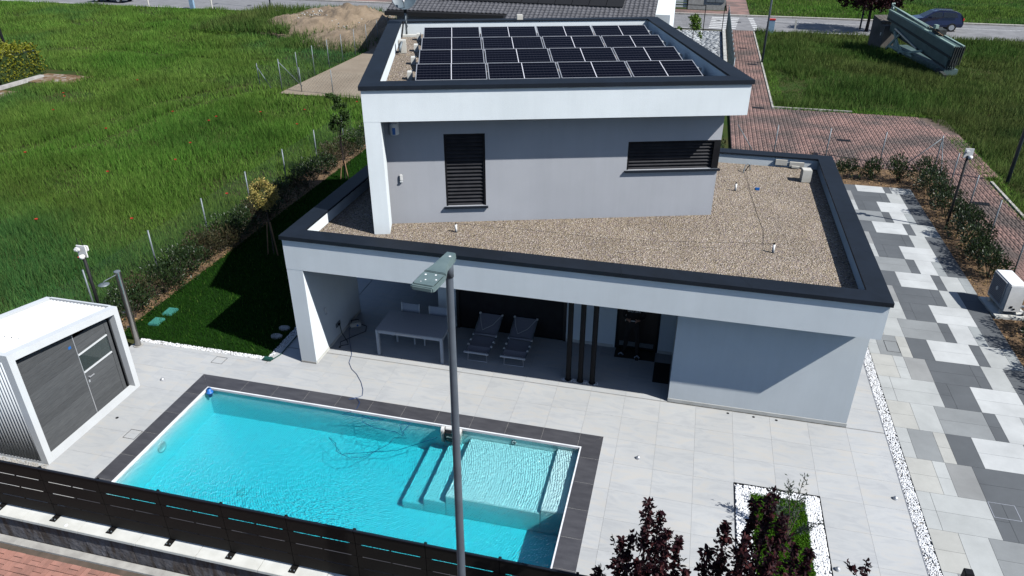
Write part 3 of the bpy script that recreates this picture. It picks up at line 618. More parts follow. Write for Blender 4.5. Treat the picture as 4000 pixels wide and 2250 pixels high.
def coping(T, x0, x1, y0, y1, z0, z1, win, joints):
    """four mitred runs of dark metal, each split into sheets"""
    out = .045
    ox0, ox1, oy0, oy1 = x0 - out, x1 + out, y0 - out, y1 + out; ix0, ix1, iy0, iy1 = x0 + win, x1 - win, y0 + win, y1 - win
    runs = [((ox0, oy0), (ox1, oy0), (ix1, iy0), (ix0, iy0)), ((ox1, oy0), (ox1, oy1), (ix1, iy1), (ix1, iy0)),
            ((ox1, oy1), (ox0, oy1), (ix0, iy1), (ix1, iy1)), ((ox0, oy1), (ox0, oy0), (ix0, iy0), (ix0, iy1))]
    for (a, b, c, d), n in zip(runs, joints):
        for q in range(n):
            t0, t1 = q / n, (q + 1) / n; e = .0018 / max(abs(b[0] - a[0]), abs(b[1] - a[1]))
            L = lambda p, r, t: (p[0] + (r[0] - p[0]) * t, p[1] + (r[1] - p[1]) * t)
            t0 = t0 + e if q else t0; t1 = t1 - e if q < n - 1 else t1
            poly = [L(a, b, t0), L(a, b, t1), L(d, c, t1), L(d, c, t0)]
            hp('roof_edge_sheet', MB(T).prism(poly, z0 - .012, [z1 - .012, z1 - .012, z1, z1]), 'coping_metal')
    # drip edge hanging outside
    for (a, b, c, d) in runs:
        A = Vector((*a, z0 - .055)); B = Vector((*b, z0 - .055)); dn = Vector((d[0] - a[0], d[1] - a[1], 0)).normalized()
        n_ = (B - A).normalized(); n2 = Vector((-n_.y, n_.x, 0)) * .012
        hp('drip_edge', MB(T).prism([(A.x, A.y), (B.x, B.y), (B.x + n2.x - n_.x * .012, B.y + n2.y - n_.y * .012), (A.x + n2.x + n_.x * .012, A.y + n2.y + n_.y * .012)], z0 - .065, z0 - .012), 'coping_metal')
I4 = Matrix.Identity(4)
shell(I4, XL, XR, YF, YB, 2.63, 3.12, 3.45, .36, 'plaster')
coping(I4, XL, XR, YF, YB, 3.46, 3.50, .39, (5, 4, 4, 3))
hp('roof_gravel', rect(MB(), XL + .37, XR - .37, YF + .37, YB - .37, 3.17), 'gravel')
# ground floor walls
hp('wall', MB().box(XL + .003, -8.34, YF + .003, 16.27, 0, 2.635), 'plaster')                        # wing wall beside the porch
hp('wall', MB().box(.257, 4.13, 14.16, 22.3, 0, 2.635), 'plaster')                              # front right room
for q in ((-2.49, -1.21, 16.13, 16.4, 0, 2.635), (-.12, .257, 16.13, 16.4, 0, 2.635), (-1.21, -.12, 16.13, 16.4, 2.25, 2.635), (-5.97, -5.46, 16.13, 19.9, 0, 2.635)): hp('wall', MB().box(*q), 'plaster')
for q in ((-8.70, -5.98, 19.6, 19.9, 0, 2.635), (-5.45, .25, 17.2, 22.3, 0, 2.635)): hp('wall', MB().box(*q), 'plaster')
hp('baseboard', MB().box(.262, 4.14, 14.148, 14.16, 0, .09), 'pale_concrete'); hp('baseboard', MB().box(.247, .257, 14.15, 16.1, 0, .08), 'pale_concrete')
hp('baseboard', MB().box(-2.48, -1.25, 16.118, 16.13, 0, .08), 'pale_concrete'); hp('baseboard', MB().box(-.1, .24, 16.118, 16.13, 0, .08), 'pale_concrete'); hp('baseboard', MB().box(-8.34, -8.33, 13.62, 16.26, 0, .08), 'pale_concrete')
hp('baseboard', MB().box(XL + .004, -8.345, YF - .006, YF + .003, 0, .05), 'kerb_stone')
# big ground-floor shutter
sh = hp('shutter', MB().box(-5.46, -5.38, 16.1, 16.3, 0, 2.6).box(-2.57, -2.49, 16.1, 16.3, 0, 2.6).box(-5.38, -2.57, 16.28, 16.3, 0, 2.6), 'black')
slm = MB().add([(-1.40, -.02, -.045), (1.40, -.02, -.045), (1.40, .0, .045), (-1.40, .0, .045), (-1.40, -.005, -.045), (1.40, -.005, -.045), (1.40, .015, .045), (-1.40, .015, .045)],
               [(0, 1, 2, 3), (7, 6, 5, 4), (3, 2, 6, 7), (0, 4, 5, 1), (0, 3, 7, 4), (1, 5, 6, 2)]).mesh('slat', 'dark_metal')
for i in range(25): link('slat', slm, sh, (-3.975, 16.17, .06 + i * .102))
# entrance door
dr = hp('door', MB().box(-1.19, -.14, 16.16, 16.22, .02, 2.24), 'black')
dr_f = MB().box(-1.21, -1.15, 16.13, 16.2, 0, 2.25).box(-.18, -.12, 16.13, 16.2, 0, 2.25).build('frame', 'dark_metal', dr)
MB().box(-1.10, -.23, 16.148, 16.158, .09, .22).build('kick_plate', 'galv', dr)
MB().cyl((-.98, 16.10, .85), (-.98, 16.10, 1.35), .013).cyl((-.98, 16.16, .9), (-.98, 16.10, .9), .01).cyl((-.98, 16.16, 1.3), (-.98, 16.10, 1.3), .01).build('handle', 'alu', dr)
MB().lathe([(.045, 0), (.045, .02), (.001, .03)], (-1.07, 16.158, 1.38), 14, Matrix(((1, 0, 0), (0, 0, -1), (0, 1, 0)))).build('lock', 'alu', dr)
# three round porch columns
for i, x in enumerate((-2.13, -1.84, -1.55)):
    cl = hp('column', MB().cyl((x, 14.45, 0), (x, 14.45, 2.635), .062, n=20, cap=False), 'dark_metal', smooth=True)
    MB().lathe([(.085, 0), (.085, .012), (.063, .014)], (x, 14.45, .004), 18).build('base_ring', 'dark_metal', cl)
# upper storey, turned against the lower one
AL = math.radians(17.7377); TU = Matrix.Translation((-6.9956, 14.7878, 0)) @ Matrix.Rotation(AL, 4, 'Z')
UW, UD, ZS, ZT = 8.68, 8.90, 5.89, 6.65
shell(TU, 0, UW, 0, UD, ZS, 6.25, ZT, .36, 'plaster')
coping(TU, 0, UW, 0, UD, ZT + .01, 6.70, .38, (3, 3, 3, 3))
hp('roof_gravel', rect(MB(TU), .37, UW - .37, .37, UD - .37, 6.30), 'gravel')
hp('wall', MB(TU).box(.003, .37, .003, UD - .02, 3.10, ZS + .003), 'plaster')
VW = .624; w1 = (1.73, 2.70, 3.59, 5.40); w2 = (6.13, 8.39, 4.41, 5.12)
uw = MB(TU)
zb = 3.10
uw.box(.372, w1[0], VW, VW + .35, zb, ZS + .003).box(w1[0], w1[1], VW, VW + .35, zb, w1[2]).box(w1[0], w1[1], VW, VW + .35, w1[3], ZS + .003)
uw.box(w1[1], w2[0], VW, VW + .35, zb, ZS + .003).box(w2[0], 8.39, VW, VW + .35, zb, w2[2]).box(w2[0], 8.39, VW, VW + .35, w2[3], ZS + .003)
hp('wall', uw, 'plaster_grey')
hp('wall', MB(TU).box(.38, 8.385, VW + .352, UD - .05, zb, ZS + .003), 'plaster'); hp('wall', MB(TU).box(.38, 8.385, 6.4, UD - .05, 0, zb), 'plaster')
def louvre(x0, x1, z0, z1, n, corner=0):
    f = MB(TU).box(x0, x0 + .045, VW + .02, VW + .12, z0, z1).box(x0 + .045, x1, VW + .02, VW + .12, z1 - .045, z1).box(x0 + .045, x1, VW + .25, VW + .345, z0, z1 - .045)
    f.box(x1 - (.16 if corner else .045), x1, VW + (-.004 if corner else .02), VW + .245, z0, z1 - .046)
    w = hp('window', f, 'dark_metal')
    e = x1 - (.16 if corner else .045)
    xm = (x0 + .045 + e) / 2; hw = (e - x0 - .045) / 2
    p = (z1 - .05 - z0) / n
    me = MB().add([(-hw, -.035, -.032), (hw, -.035, -.032), (hw, .035, .026), (-hw, .035, .026), (-hw, -.035, -.022), (hw, -.035, -.022), (hw, .035, .036), (-hw, .035, .036)],
                  [(3, 2, 1, 0), (4, 5, 6, 7), (0, 1, 5, 4), (1, 2, 6, 5), (2, 3, 7, 6), (3, 0, 4, 7)]).mesh('slat', 'slat_metal')
    for i in range(n):
        L = TU @ Matrix.Translation((xm, VW + .075, z0 + p * (i + .5)))
        o = bpy.data.objects.new('slat', me); col.objects.link(o); o.parent = w; o.matrix_basis = wm(w).inverted() @ L
    MB(TU).box(x0 - .05, x1 + .05, VW - .07, VW + .02, z0 - .05, z0 - .012).build('sill', 'coping_metal', w)
louvre(*w1, 19); louvre(*w2, 8, 1)
hp('roof_vent_box', MB().box(2.62, 2.95, 22.085, 22.13, 3.24, 3.40), 'offwhite'); hp('roof_vent_box', MB().box(3.02, 3.42, 22.075, 22.13, 3.22, 3.36).box(3.08, 3.3, 22.02, 22.07, 3.20, 3.26), 'offwhite')
# ------------------------------------------------------------------ solar panels on the upper roof (each one a thing)
def make_panel():
    W_, D_, t = 1.69, 1.02, math.radians(9.5)
    root = thing('solar_panel', 'x', 'solar panel', (0, 0, 0), 0, 'solar panels on the upper roof')
    R = Matrix.Rotation(t, 4, 'X')
    fr = MB(R)
    fr.box(0, W_, 0, .02, 0, .035).box(0, W_, D_ - .02, D_, 0, .035).box(0, .02, .02, D_ - .02, 0, .035).box(W_ - .02, W_, .02, D_ - .02, 0, .035)
    fr.build('frame', 'alu', root)
    for s in (0, 1):
        x0, x1 = (.02, W_ / 2 - .009) if s == 0 else (W_ / 2 + .009, W_ - .02)
        m = MB(R).box(x0, x1, .02, D_ - .02, .012, .028); o = m.build('glass_half', 'solar_cell', root)
        uv = o.data.uv_layers.new(name='UVMap')
        for l in o.data.loops:
            c = R.inverted() @ o.data.vertices[l.vertex_index].co; uv.data[l.index].uv = ((c.x - x0) / (x1 - x0), (c.y - .02) / (D_ - .04))
    MB(R).box(W_ / 2 - .009, W_ / 2 + .009, .02, D_ - .02, .012, .030).build('centre_strip', 'cell_white', root)
    for a_ in (-.01, W_ - .06): MB().box(a_, a_ + .07, -.02, D_ + .02, -.16, -.02).build('rail', 'dark_metal', root)
    return root
prow = make_panel()
cn = ['first', 'second', 'third', 'fourth']; rn = ['in the front row', 'in the second row from the front', 'in the third row from the front', 'in the back row']
for r in range(4):
    for c in range(4):
        p = prow if (r, c) == (0, 0) else copy_tree(prow)
        L = TU @ Vector((1.115 + c * 1.725, 1.30 + r * 1.755, 6.46)); p.location = L; p.rotation_euler = (0, 0, AL)
        p['label'] = 'dark half-cut solar panel %s, %s from the left' % (rn[r], cn[c])
bl_ = MB().box(-.06, .06, -.11, .11, 0, .19).mesh('ballast_block', 'pale_concrete')
bi = 0
for r in range(4):
    for c in (0, 1):
        L = TU @ Vector(((.94, 8.14)[c], 1.30 + r * 1.755 + .98, 6.30)); o = link('ballast_block', bl_, None, L, AL)
        tag(o, 'pale concrete ballast block at the %s end of the solar row %s' % (('left', 'right')[c], ['nearest the front', 'second from the front', 'third from the front', 'farthest back'][r]), 'block', 'ballast blocks beside the solar rows')
# satellite dish
dl = TU @ Vector((.53, 8.2, 6.30))
dish = thing('satellite_dish', 'grey satellite dish with white receiver on a mast at the upper roof corner', 'satellite dish', dl, AL)
MB(TU).box(.40, .95, 8.0, 8.22, 6.29, 6.36).build('base_slab', 'pale_concrete', dish)
MB(TU).cyl((.53, 8.2, 6.3), (.53, 8.2, 7.12), .03, n=10).build('mast', 'galv', dish, smooth=True)
dax = Vector((-.02, -.90, .36)).normalized()
Qd = dax.to_track_quat('Z', 'Y').to_matrix()
dc = Vector((.53, 8.16, 7.46))
MB(TU).lathe([(.001, 0), (.12, .008), (.22, .03), (.31, .062), (.37, .09), (.39, .10), (.39, .088), (.30, .045), (.15, .005), (.001, -.012)], dc, 28, Qd).build('reflector', 'dish_grey', dish, smooth=True)
lnb = dc + dax * .42 + Vector((0, 0, -.17))
MB(TU).tube([dc + Vector((0, -.02, -.36)), dc + dax * .2 + Vector((0, 0, -.36)), lnb], .012).build('feed_arm', 'galv', dish)
MB(TU).cyl(lnb + Vector((0, 0, -.08)), lnb + Vector((0, .03, .05)), .035, n=10).cyl(lnb + Vector((0, .03, .05)), lnb + Vector((0, .09, .07)), .045, .03, 10).build('receiver', 'white_plastic', dish, smooth=True)
MB(TU).cyl((.53, 8.2, 7.0), (.53, 8.2, 7.2), .05, n=10).box(.48, .58, 8.12, 8.2, 7.1, 7.4).build('bracket', 'dark_metal', dish)
MB(TU).cyl((.38, 7.95, 6.3), (.46, 8.15, 6.75), .025, n=8).build('brace', 'dark_metal', dish)
MB(TU).tube([(.56, 8.19, 7.0), (.6, 8.15, 6.85), (.52, 8.15, 6.75), (.58, 8.16, 6.6), (.5, 8.2, 6.5)], .01).build('cable_coil', 'cable_dark', dish)
# vent chimney with elbow, lower-roof vents, wires
def chim(name, T, lab, h=.34, w=.2):
    o = thing(name, lab, 'vent', T @ Vector((0, 0, 0)))
    m = MB(T).prism([(-w / 2, -w / 2), (w / 2, -w / 2), (w / 2, w / 2), (-w / 2, w / 2)], 0, h).build('housing', 'offwhite', o, bevel=.012)
    return o
v1 = chim('roof_vent', TU @ Matrix.Translation((.56, 5.56, 6.30)), 'pale boxy roof vent with a grey elbow pipe beside the solar panels', .36, .22)
MB(TU).tube([(.56, 5.50, 6.6), (.56, 5.42, 6.62), (.52, 5.30, 6.5), (.50, 5.28, 6.36)], .035, 8).build('elbow_pipe', 'galv', v1, smooth=True)
v2 = chim('roof_vent', Matrix.Translation((3.36, 21.05, 3.17)) @ Matrix.Rotation(.1, 4, 'Z'), 'pale boxy roof vent standing on gravel in the lower roof far corner', .36, .26)
v3 = chim('roof_vent', TU @ Matrix.Translation((4.15, 8.7, 6.68)), 'small white capped box on the back edge of the upper roof', .16, .2)
for i, (x, y, lb) in enumerate(((-5.14, 15.38, 'short white conductor post near the upper wall shutter window'), (1.44, 19.81, 'short white conductor post on gravel beyond the upper storey'), (2.19, 16.02, 'short white conductor post near the front right of the gravel roof'))):
    t = thing('conductor_post', lb, 'post', (x, y, 3.17), 0, 'small posts carrying the roof wire')
    MB().cyl((x, y, 3.17), (x, y, 3.37), .028, n=10).build('pipe', 'white_plastic', t, smooth=True); MB().cyl((x, y, 3.37), (x, y, 3.42), .012, n=6).build('clip', 'dark_metal', t)
w_ = MB().tube([(1.77, 21.58, 3.24), (1.80, 20.6, 3.185), (1.84, 19.71, 3.19), (1.95, 18.2, 3.18), (2.05, 17.2, 3.185), (2.0, 16.4, 3.18), (2.19, 16.02, 3.39)], .004, 5).build('roof_wire', 'dark_metal')
tag(w_, 'thin dark wire running over the lower gravel roof towards the back edge', 'wire')
w_ = MB().tube([(-5.14, 15.38, 3.4), (-3.2, 15.6, 3.32), (-1, 15.75, 3.24), (2.19, 16.02, 3.4)], .003, 5).build('roof_wire', 'dark_metal'); tag(w_, 'thin dark wire strung along the gravel between two white posts', 'wire')
t = thing('wire_holder', 'small bent metal wire holder standing on gravel near the back parapet', 'bracket', (1.80, 21.5, 3.17))
MB().tube([(1.70, 21.35, 3.18), (1.74, 21.45, 3.36), (1.80, 21.5, 3.40), (1.86, 21.55, 3.36), (1.9, 21.6, 3.18)], .014, 6).build('loop', 'galv', t); MB().tube([(1.76, 21.5, 3.18), (1.84, 21.4, 3.4)], .012, 6).build('stay', 'dark_metal', t)
t = MB().box(1.98, 2.08, 19.98, 20.12, 3.17, 3.19).box(1.99, 2.09, 20.0, 20.02, 3.19, 3.22).box(1.97, 2.09, 20.06, 20.08, 3.19, 3.22).build('wire_clamp', 'blue_plastic'); tag(t, 'small blue clamp lying on the gravel roof under the wire', 'clamp')
# siren + motion sensors
sr = thing('alarm_siren', 'white rounded alarm siren with blue strip under the upper overhang', 'siren', TU @ Vector((.60, .62, 5.42)), AL)
MB(TU).prism([(.60 + .115 * math.cos(a), .62 - .10 * math.sin(a)) for a in [math.pi * i / 10 for i in range(11)]], 5.42, 5.83).build('body', 'white_plastic', sr, bevel=.012)
MB(TU).box(.565, .635, .512, .525, 5.44, 5.60).build('light_strip', 'blue_plastic', sr)
text_part('logo_text', 'MANPI', .05, 'cable_blue', sr, TU @ Matrix.Translation((.62, .516, 5.70)) @ Matrix.Rotation(math.pi / 2, 4, 'X'))
MB(TU).lathe([(.02, 0), (.02, .004), (.012, .005), (.012, 0)], (.525, .528, 5.70), 12, Matrix(((1, 0, 0), (0, 0, -1), (0, 1, 0)))).build('logo_ring', 'cable_blue', sr)
def sensor(T, lab):
    s = thing('motion_sensor', lab, 'sensor', T @ Vector((0, 0, 0)), 0, 'white wall-mounted motion sensors')
    MB(T).box(-.04, .04, -.05, 0, .02, .18).build('body', 'white_plastic', s, bevel=.018); MB(T).box(-.036, .036, -.06, -.01, -.02, .02).build('lens', 'white_paint', s, bevel=.008)
    return s
sensor(TU @ Matrix.Translation((.68, VW, 4.27)), 'white motion sensor on the grey upper wall by the wing')
sensor(Matrix.Translation((-8.34, 14.32, 1.05)) @ Matrix.Rotation(math.pi / 2, 4, 'Z'), 'white motion sensor on the inner face of the porch wing wall')

# ------------------------------------------------------------------ porch furniture
tb = thing('dining_table', 'white-framed garden dining table with a grey top', 'table', (-6.15, 14.85, 0))
x0, x1, y0, y1 = -7.03, -5.27, 14.36, 15.36
MB().box(x0, x1, y0, y1, .735, .755).build('table_top', 'tabletop', tb, bevel=.004)
MB().box(x0 + .06, x1 - .06, y0, y0 + .03, .66, .734).box(x0 + .06, x1 - .06, y1 - .03, y1, .66, .734).box(x0, x0 + .03, y0 + .06, y1 - .06, .66, .734).box(x1 - .03, x1, y0 + .06, y1 - .06, .66, .734).build('apron', 'white_paint', tb)
for xa in (x0, x1 - .07):
    for ya in (y0, y1 - .07): MB().box(xa, xa + .07, ya, ya + .07, 0, .734).build('leg', 'white_paint', tb)
MB().box(-6.5, -5.8, y0 - .012, y0 - .001, .70, .715).build('extension_rail', 'alu', tb)
def chair(x, y, lab):
    c = thing('garden_chair', lab, 'chair', (x, y, 0), 0, 'white garden chairs behind the table')
    for sx in (-.24, .24):
        MB().box(x + sx - .018, x + sx + .018, y - .42, y - .385, 0, .43).build('leg', 'white_paint', c)
        MB().bar((x + sx, y + .06, 0), (x + sx, y + .02, .45), .036, .036).bar((x + sx, y + .02, .45), (x + sx, y + .08, .93), .03, .036).build('back_post', 'white_paint', c)
        MB().bar((x + sx, y - .42, .62), (x + sx, y + .04, .64), .04, .03).bar((x + sx, y - .4, .43), (x + sx, y - .4, .62), .03, .03).build('armrest', 'white_paint', c)
    MB().box(x - .22, x + .22, y - .42, y + .02, .42, .44).build('seat', 'textile_white', c)
    MB().add([(x - .225, y + .03, .52), (x + .225, y + .03, .52), (x + .225, y + .083, .91), (x - .225, y + .083, .91), (x - .225, y + .045, .52), (x + .225, y + .045, .52), (x + .225, y + .098, .91), (x - .225, y + .098, .91)],
             [(0, 1, 2, 3), (7, 6, 5, 4), (3, 2, 6, 7), (0, 4, 5, 1), (0, 3, 7, 4), (1, 5, 6, 2)]).build('backrest', 'textile_white', c)
chair(-6.52, 15.45, 'white garden chair behind the table, at its left end'); chair(-5.76, 15.45, 'white garden chair behind the table, nearer the shutter')
def lounger(x, y, lab):
    """folding camp bed: two side rails, mesh in sections, raised head, U-shaped legs"""
    c = thing('sun_lounger', lab, 'sun lounger', (x, y, 0), 0, 'grey sun loungers in the porch')
    w = .30; Y = [0, .30, .42, .78, .86, 1.5]; Z = [.30, .31, .31, .31, .33, .56]
    for s in (-1, 1):
        MB().tube([(x + s * w, y + a, b) for a, b in zip(Y, Z)], .014, 6).build('side_rail', 'galv', c)
        for a, b in ((.34, .31), (.56, .31), (.82, .32), (1.48, .57)): MB().box(x + s * w - .025, x + s * w + .025, y + a - .03, y + a + .03, b - .01, b + .03).build('joint', 'white_plastic', c, bevel=.008)
    for a, b in ((0, 1), (1, 3), (4, 5)):
        n = 6; m = MB(); V_ = []; F_ = []
        for i in range(n + 1):
            t = i / n
            for s in (-1, 1): V_.append((x + s * (w - .012), y + Y[a] + (Y[b] - Y[a]) * t + .012, Z[a] + (Z[b] - Z[a]) * t - .02 * math.sin(math.pi * t)))
        for i in range(n): F_.append((2 * i, 2 * i + 1, 2 * i + 3, 2 * i + 2))
        V2 = [(p[0], p[1], p[2] - .006) for p in V_]; k = len(V_)
        F2 = [tuple(k + j for j in reversed(f)) for f in F_]; m.add(V_ + V2, F_ + F2); m.build('fabric', 'textile_grey', c)
    MB().cyl((x - w, y + .82, .345), (x + w, y + .82, .345), .03, n=10).build('head_roll', 'textile_grey', c, smooth=True)
    MB().box(x - w - .02, x + w + .02, y - .02, y + .03, .285, .325).build('foot_bar', 'white_paint', c, bevel=.006)
    for ya in (.12, 1.0): MB().tube([(x - w + .07, y + ya, .29), (x - w + .05, y + ya - .02, .01), (x + w - .05, y + ya - .02, .01), (x + w - .07, y + ya, .29)], .013, 6).build('leg_frame', 'alu', c)
    MB().tube([(x - w, y + 1.48, .6), (x - w * .7, y + 1.2, .475), (x - .1, y + .95, .40), (x + .12, y + 1.15, .455), (x + w, y + 1.46, .6)], .005, 5).build('cord', 'white_plastic', c)
lounger(-4.48, 14.58, 'grey fabric sun lounger in the porch, nearer the dining table'); lounger(-3.55, 14.60, 'grey fabric sun lounger in the porch, nearer the round columns')
tag(MB().box(-1.17, -.16, 15.70, 16.12, 0, .012).build('door_mat', 'mat_brown'), 'dark brown mat in front of the entrance door', 'mat')
tag(MB().box(-.15, .24, 14.83, 15.69, 0, .011).build('floor_mat', 'mat_black'), 'black mat lying along the right porch wall', 'mat')
# socket, pool robot supply box, cables
so = thing('wall_socket', 'grey double socket on the porch wing wall with a plug', 'socket', (-8.34, 14.9, .4)); MB().box(-8.34, -8.325, 14.78, 15.02, .34, .46).build('plate', 'galv', so); MB().box(-8.325, -8.28, 14.87, 14.93, .37, .43).build('plug', 'black', so, bevel=.01)
bx = thing('power_supply', 'grey pool robot power box on porch floor by the wall', 'power box', (-8.15, 15.5, 0), .5)
Tb = Matrix.Translation((-8.15, 15.5, 0)) @ Matrix.Rotation(.5, 4, 'Z')
MB(Tb).box(-.15, .15, -.1, .1, .02, .14).build('case', 'offwhite', bx, bevel=.02); MB(Tb).tube([(-.1, 0, .14), (-.1, 0, .2), (.1, 0, .2), (.1, 0, .14)], .014).build('handle', 'black', bx); MB(Tb).cyl((.05, -.101, .08), (.05, -.112, .08), .03).build('dial', 'blue_plastic', bx)
tag(MB().tube([(-8.29, 14.9, .4), (-8.2, 14.8, .2), (-8.05, 14.75, .012), (-7.95, 14.6, .012), (-8.12, 14.5, .012), (-8.2, 14.66, .012), (-8.0, 14.98, .012), (-7.78, 15.3, .012), (-7.85, 15.55, .015), (-8.03, 15.55, .06)], .011).build('electric_lead', 'cable_dark'), 'dark power cord looping from the wall socket to the box', 'cord')
tag(MB().tube([(-8.2, 15.4, .06), (-8.25, 15.3, .012), (-8.01, 14.8, .012), (-7.67, 14.2, .012), (-7.58, 13.84, .012), (-7.4, 13.6, .012), (-7.19, 13.43, .012), (-6.95, 13.15, .012), (-6.78, 12.88, .012), (-6.7, 12.66, .012), (-6.83, 12.49, .014), (-6.95, 12.45, .014), (-6.8, 12.55, .02), (-6.65, 12.4, .014),
                      (-6.62, 12.2, .012), (-6.72, 12.1, -.03), (-6.9, 11.98, -.06), (-6.7, 12.0, -.062), (-6.2, 12.02, -.062), (-5.9, 12.05, -.062), (-6.1, 11.95, -.062), (-6.45, 12.05, -.062), (-6.35, 11.85, -.062), (-6.0, 11.72, -.062), (-5.5, 11.7, -.062), (-5.28, 11.60, -.062), (-5.5, 11.95, -.064), (-5.28, 12.07, -.064), (-5.35, 11.75, -.066), (-5.2, 11.6, -.09),
                      (-5.5, 11.6, -.15), (-5.56, 11.44, -.2), (-5.92, 10.98, -.24), (-6.23, 10.88, -.26), (-6.61, 11.04, -.3), (-6.8, 11.35, -.35), (-7.1, 11.6, -.45), (-6.6, 11.2, -.5), (-5.4, 11.5, -.4), (-4.6, 11.9, -.2)], .006).build('robot_cable', 'cable_blue'), 'blue floating cable running from porch into the pool', 'cable')
rb = thing('pool_robot', 'black and white pool cleaning robot climbing the far pool wall', 'pool robot', (-4.30, 12.02, -.2))
MB().box(-4.44, -4.16, 11.92, 12.09, -.32, -.02).build('body', 'black', rb, bevel=.03)
for x in (-4.50, -4.12): MB().cyl((x - .035, 12.02, -.05), (x + .035, 12.02, -.05), .075, n=14).cyl((x - .035, 12.02, -.30), (x + .035, 12.02, -.30), .075, n=14).box(x - .034, x + .034, 11.946, 12.094, -.3, -.05).build('track', 'robot_white', rb)
MB().cyl((-4.44, 12.04, -.02), (-4.16, 12.04, -.02), .045, n=12).build('brush', 'robot_white', rb); MB().box(-4.20, -4.17, 11.915, 11.93, -.2, -.14).build('badge', 'yellow_plastic', rb); MB().box(-4.40, -4.2, 11.915, 11.925, -.17, -.14).build('handle', 'robot_white', rb)
fl = thing('chlorine_floater', 'blue floating chlorine dispenser in the far left pool corner', 'dispenser', (-10.33, 12.02, -.07))
MB().lathe([(.001, .10), (.05, .10), (.055, .02), (.085, .02), (.085, -.02), (.05, -.03), (.045, -.12), (.001, -.12)], (-10.33, 12.02, -.07), 16).build('body', 'blue_plastic', fl, smooth=True); MB().cyl((-10.33, 12.02, .03), (-10.33, 12.02, .05), .03).build('cap', 'cable_blue', fl)
# floor spotlights and hood lights
def spot(x, y, lab, g_, r=.035, hood=0):
    s = thing('floor_light', lab, 'light', (x, y, 0), 0, g_)
    MB().lathe([(r, 0), (r, .004), (r * .7, .006)], (x, y, .0), 16).build('ring', 'alu' if hood else 'dark_metal', s); MB().lathe([(r * .7, .005), (.001, .005)], (x, y, 0), 16).build('lens', 'black', s)
    if hood: MB().lathe([(r * .95, 0), (r * .9, .03), (r * .5, .055), (.001, .062)], (x, y, .004), 16).build('hood', 'alu', s, smooth=True)
for x, n in ((1.61, 'nearest the porch'), (2.17, 'in the middle of the three'), (2.66, 'nearest the driveway')): spot(x, 14.03, 'small round floor spotlight before the front wall, ' + n, 'floor spotlights along the front wall', .03)
for x, y, n in ((-.23, 12.04, 'between pool and front wall'), (4.75, 12.07, 'beside the long pebble strip'), (3.42, 10.0, 'beside the pebble-framed bed'), (-11.65, 12.1, 'between pool and pool house')): spot(x, y, 'silver domed patio light ' + n, 'domed patio lights', .05, 1)
for x, y, n in ((-11.72, 10.6, 'by the pool house sill'), (-8.12, 14.45, 'at the porch wall foot')): tag(MB().lathe([(.035, 0), (.03, .006), (.001, .006)], (x, y, .001), 14).build('floor_drain', 'dark_metal'), 'small dark round floor outlet ' + n, 'outlet')
hb = thing('hose_box', 'dark green hose fitting box lying at the lawn corner', 'hose box', (-9.6, 13.47, 0)); MB().box(-9.74, -9.5, 13.41, 13.55, 0, .07).build('box', 'dark_green', hb, bevel=.02)
MB().tube([(-9.5, 13.48, .03), (-9.42, 13.75, .02), (-9.45, 14.6, .02), (-9.44, 16.5, .02)], .014).build('hose', 'dark_green', hb)

# ------------------------------------------------------------------ pool house (white framed, sloping louvred roof)
ph = thing('pool_house', 'white framed pool house with grey planks and sloping louvred roof', 'shed', (-12.9, 10.35, 0))
def zr(y): return 2.69 + (y - 8.95) / (11.77 - 8.95) * (2.19 - 2.69)
xf, xb_, ya, yb = -12.02, -13.9, 8.95, 11.77
t_ = .15
def slab_y(m, x0, x1, y0, y1, dz0, dz1): return m.add([(x0, y0, zr(y0) + dz0), (x1, y0, zr(y0) + dz0), (x1, y1, zr(y1) + dz0), (x0, y1, zr(y1) + dz0), (x0, y0, zr(y0) + dz1), (x1, y0, zr(y0) + dz1), (x1, y1, zr(y1) + dz1), (x0, y1, zr(y1) + dz1)],
                 [(0, 3, 2, 1), (4, 5, 6, 7), (0, 1, 5, 4), (1, 2, 6, 5), (2, 3, 7, 6), (3, 0, 4, 7)])
slab_y(MB(), xf - .16, xf, ya, yb, -.16, 0).build('front_beam', 'white_paint', ph)
slab_y(MB(), xb_, xb_ + .14, ya, yb, -.16, 0).build('back_beam', 'white_paint', ph)
slab_y(MB(), xb_ + .14, xf - .16, ya, ya + .12, -.16, .001).build('near_beam', 'white_paint', ph); slab_y(MB(), xb_ + .14, xf - .16, yb - .06, yb, -.16, .012).build('far_beam', 'white_paint', ph)
MB().prism([(xf - .16, ya), (xf, ya), (xf, ya + .14), (xf - .16, ya + .14)], 0, [zr(ya) - .16] * 2 + [zr(ya + .14) - .16] * 2).build('post', 'white_paint', ph)
MB().prism([(xf - .16, yb - .14), (xf, yb - .14), (xf, yb), (xf - .16, yb)], 0, [zr(yb - .14) - .16] * 2 + [zr(yb) - .16] * 2).build('post', 'white_paint', ph)
MB().box(xb_, xb_ + .14, ya, ya + .14, 0, 2.5).build('post', 'white_paint', ph); MB().box(xb_, xb_ + .14, yb - .14, yb, 0, 2.02).build('post', 'white_paint', ph)
MB().box(xf - .16, xf, ya + .14, yb - .14, 0, .09).build('sill', 'white_paint', ph)
nl = 17; lw = (xf - .16 - xb_ - .14) / nl
for i in range(nl):
    x = xb_ + .14 + (i + .5) * lw; m = MB(); N = 7
    V_ = []; F_ = []
    for y in (ya + .121, yb - .061):
        for k in range(N):
            a = math.pi * k / (N - 1); V_.append((x - math.cos(a) * lw * .41, y, zr(y) - .085 + math.sin(a) * .06))
    for k in range(N - 1): F_.append((k, k + 1, N + k + 1, N + k))
    F_ += [tuple(range(N))[::-1], tuple(range(N, 2 * N))]
    m.add(V_, F_).build('roof_louvre', 'white_paint', ph)
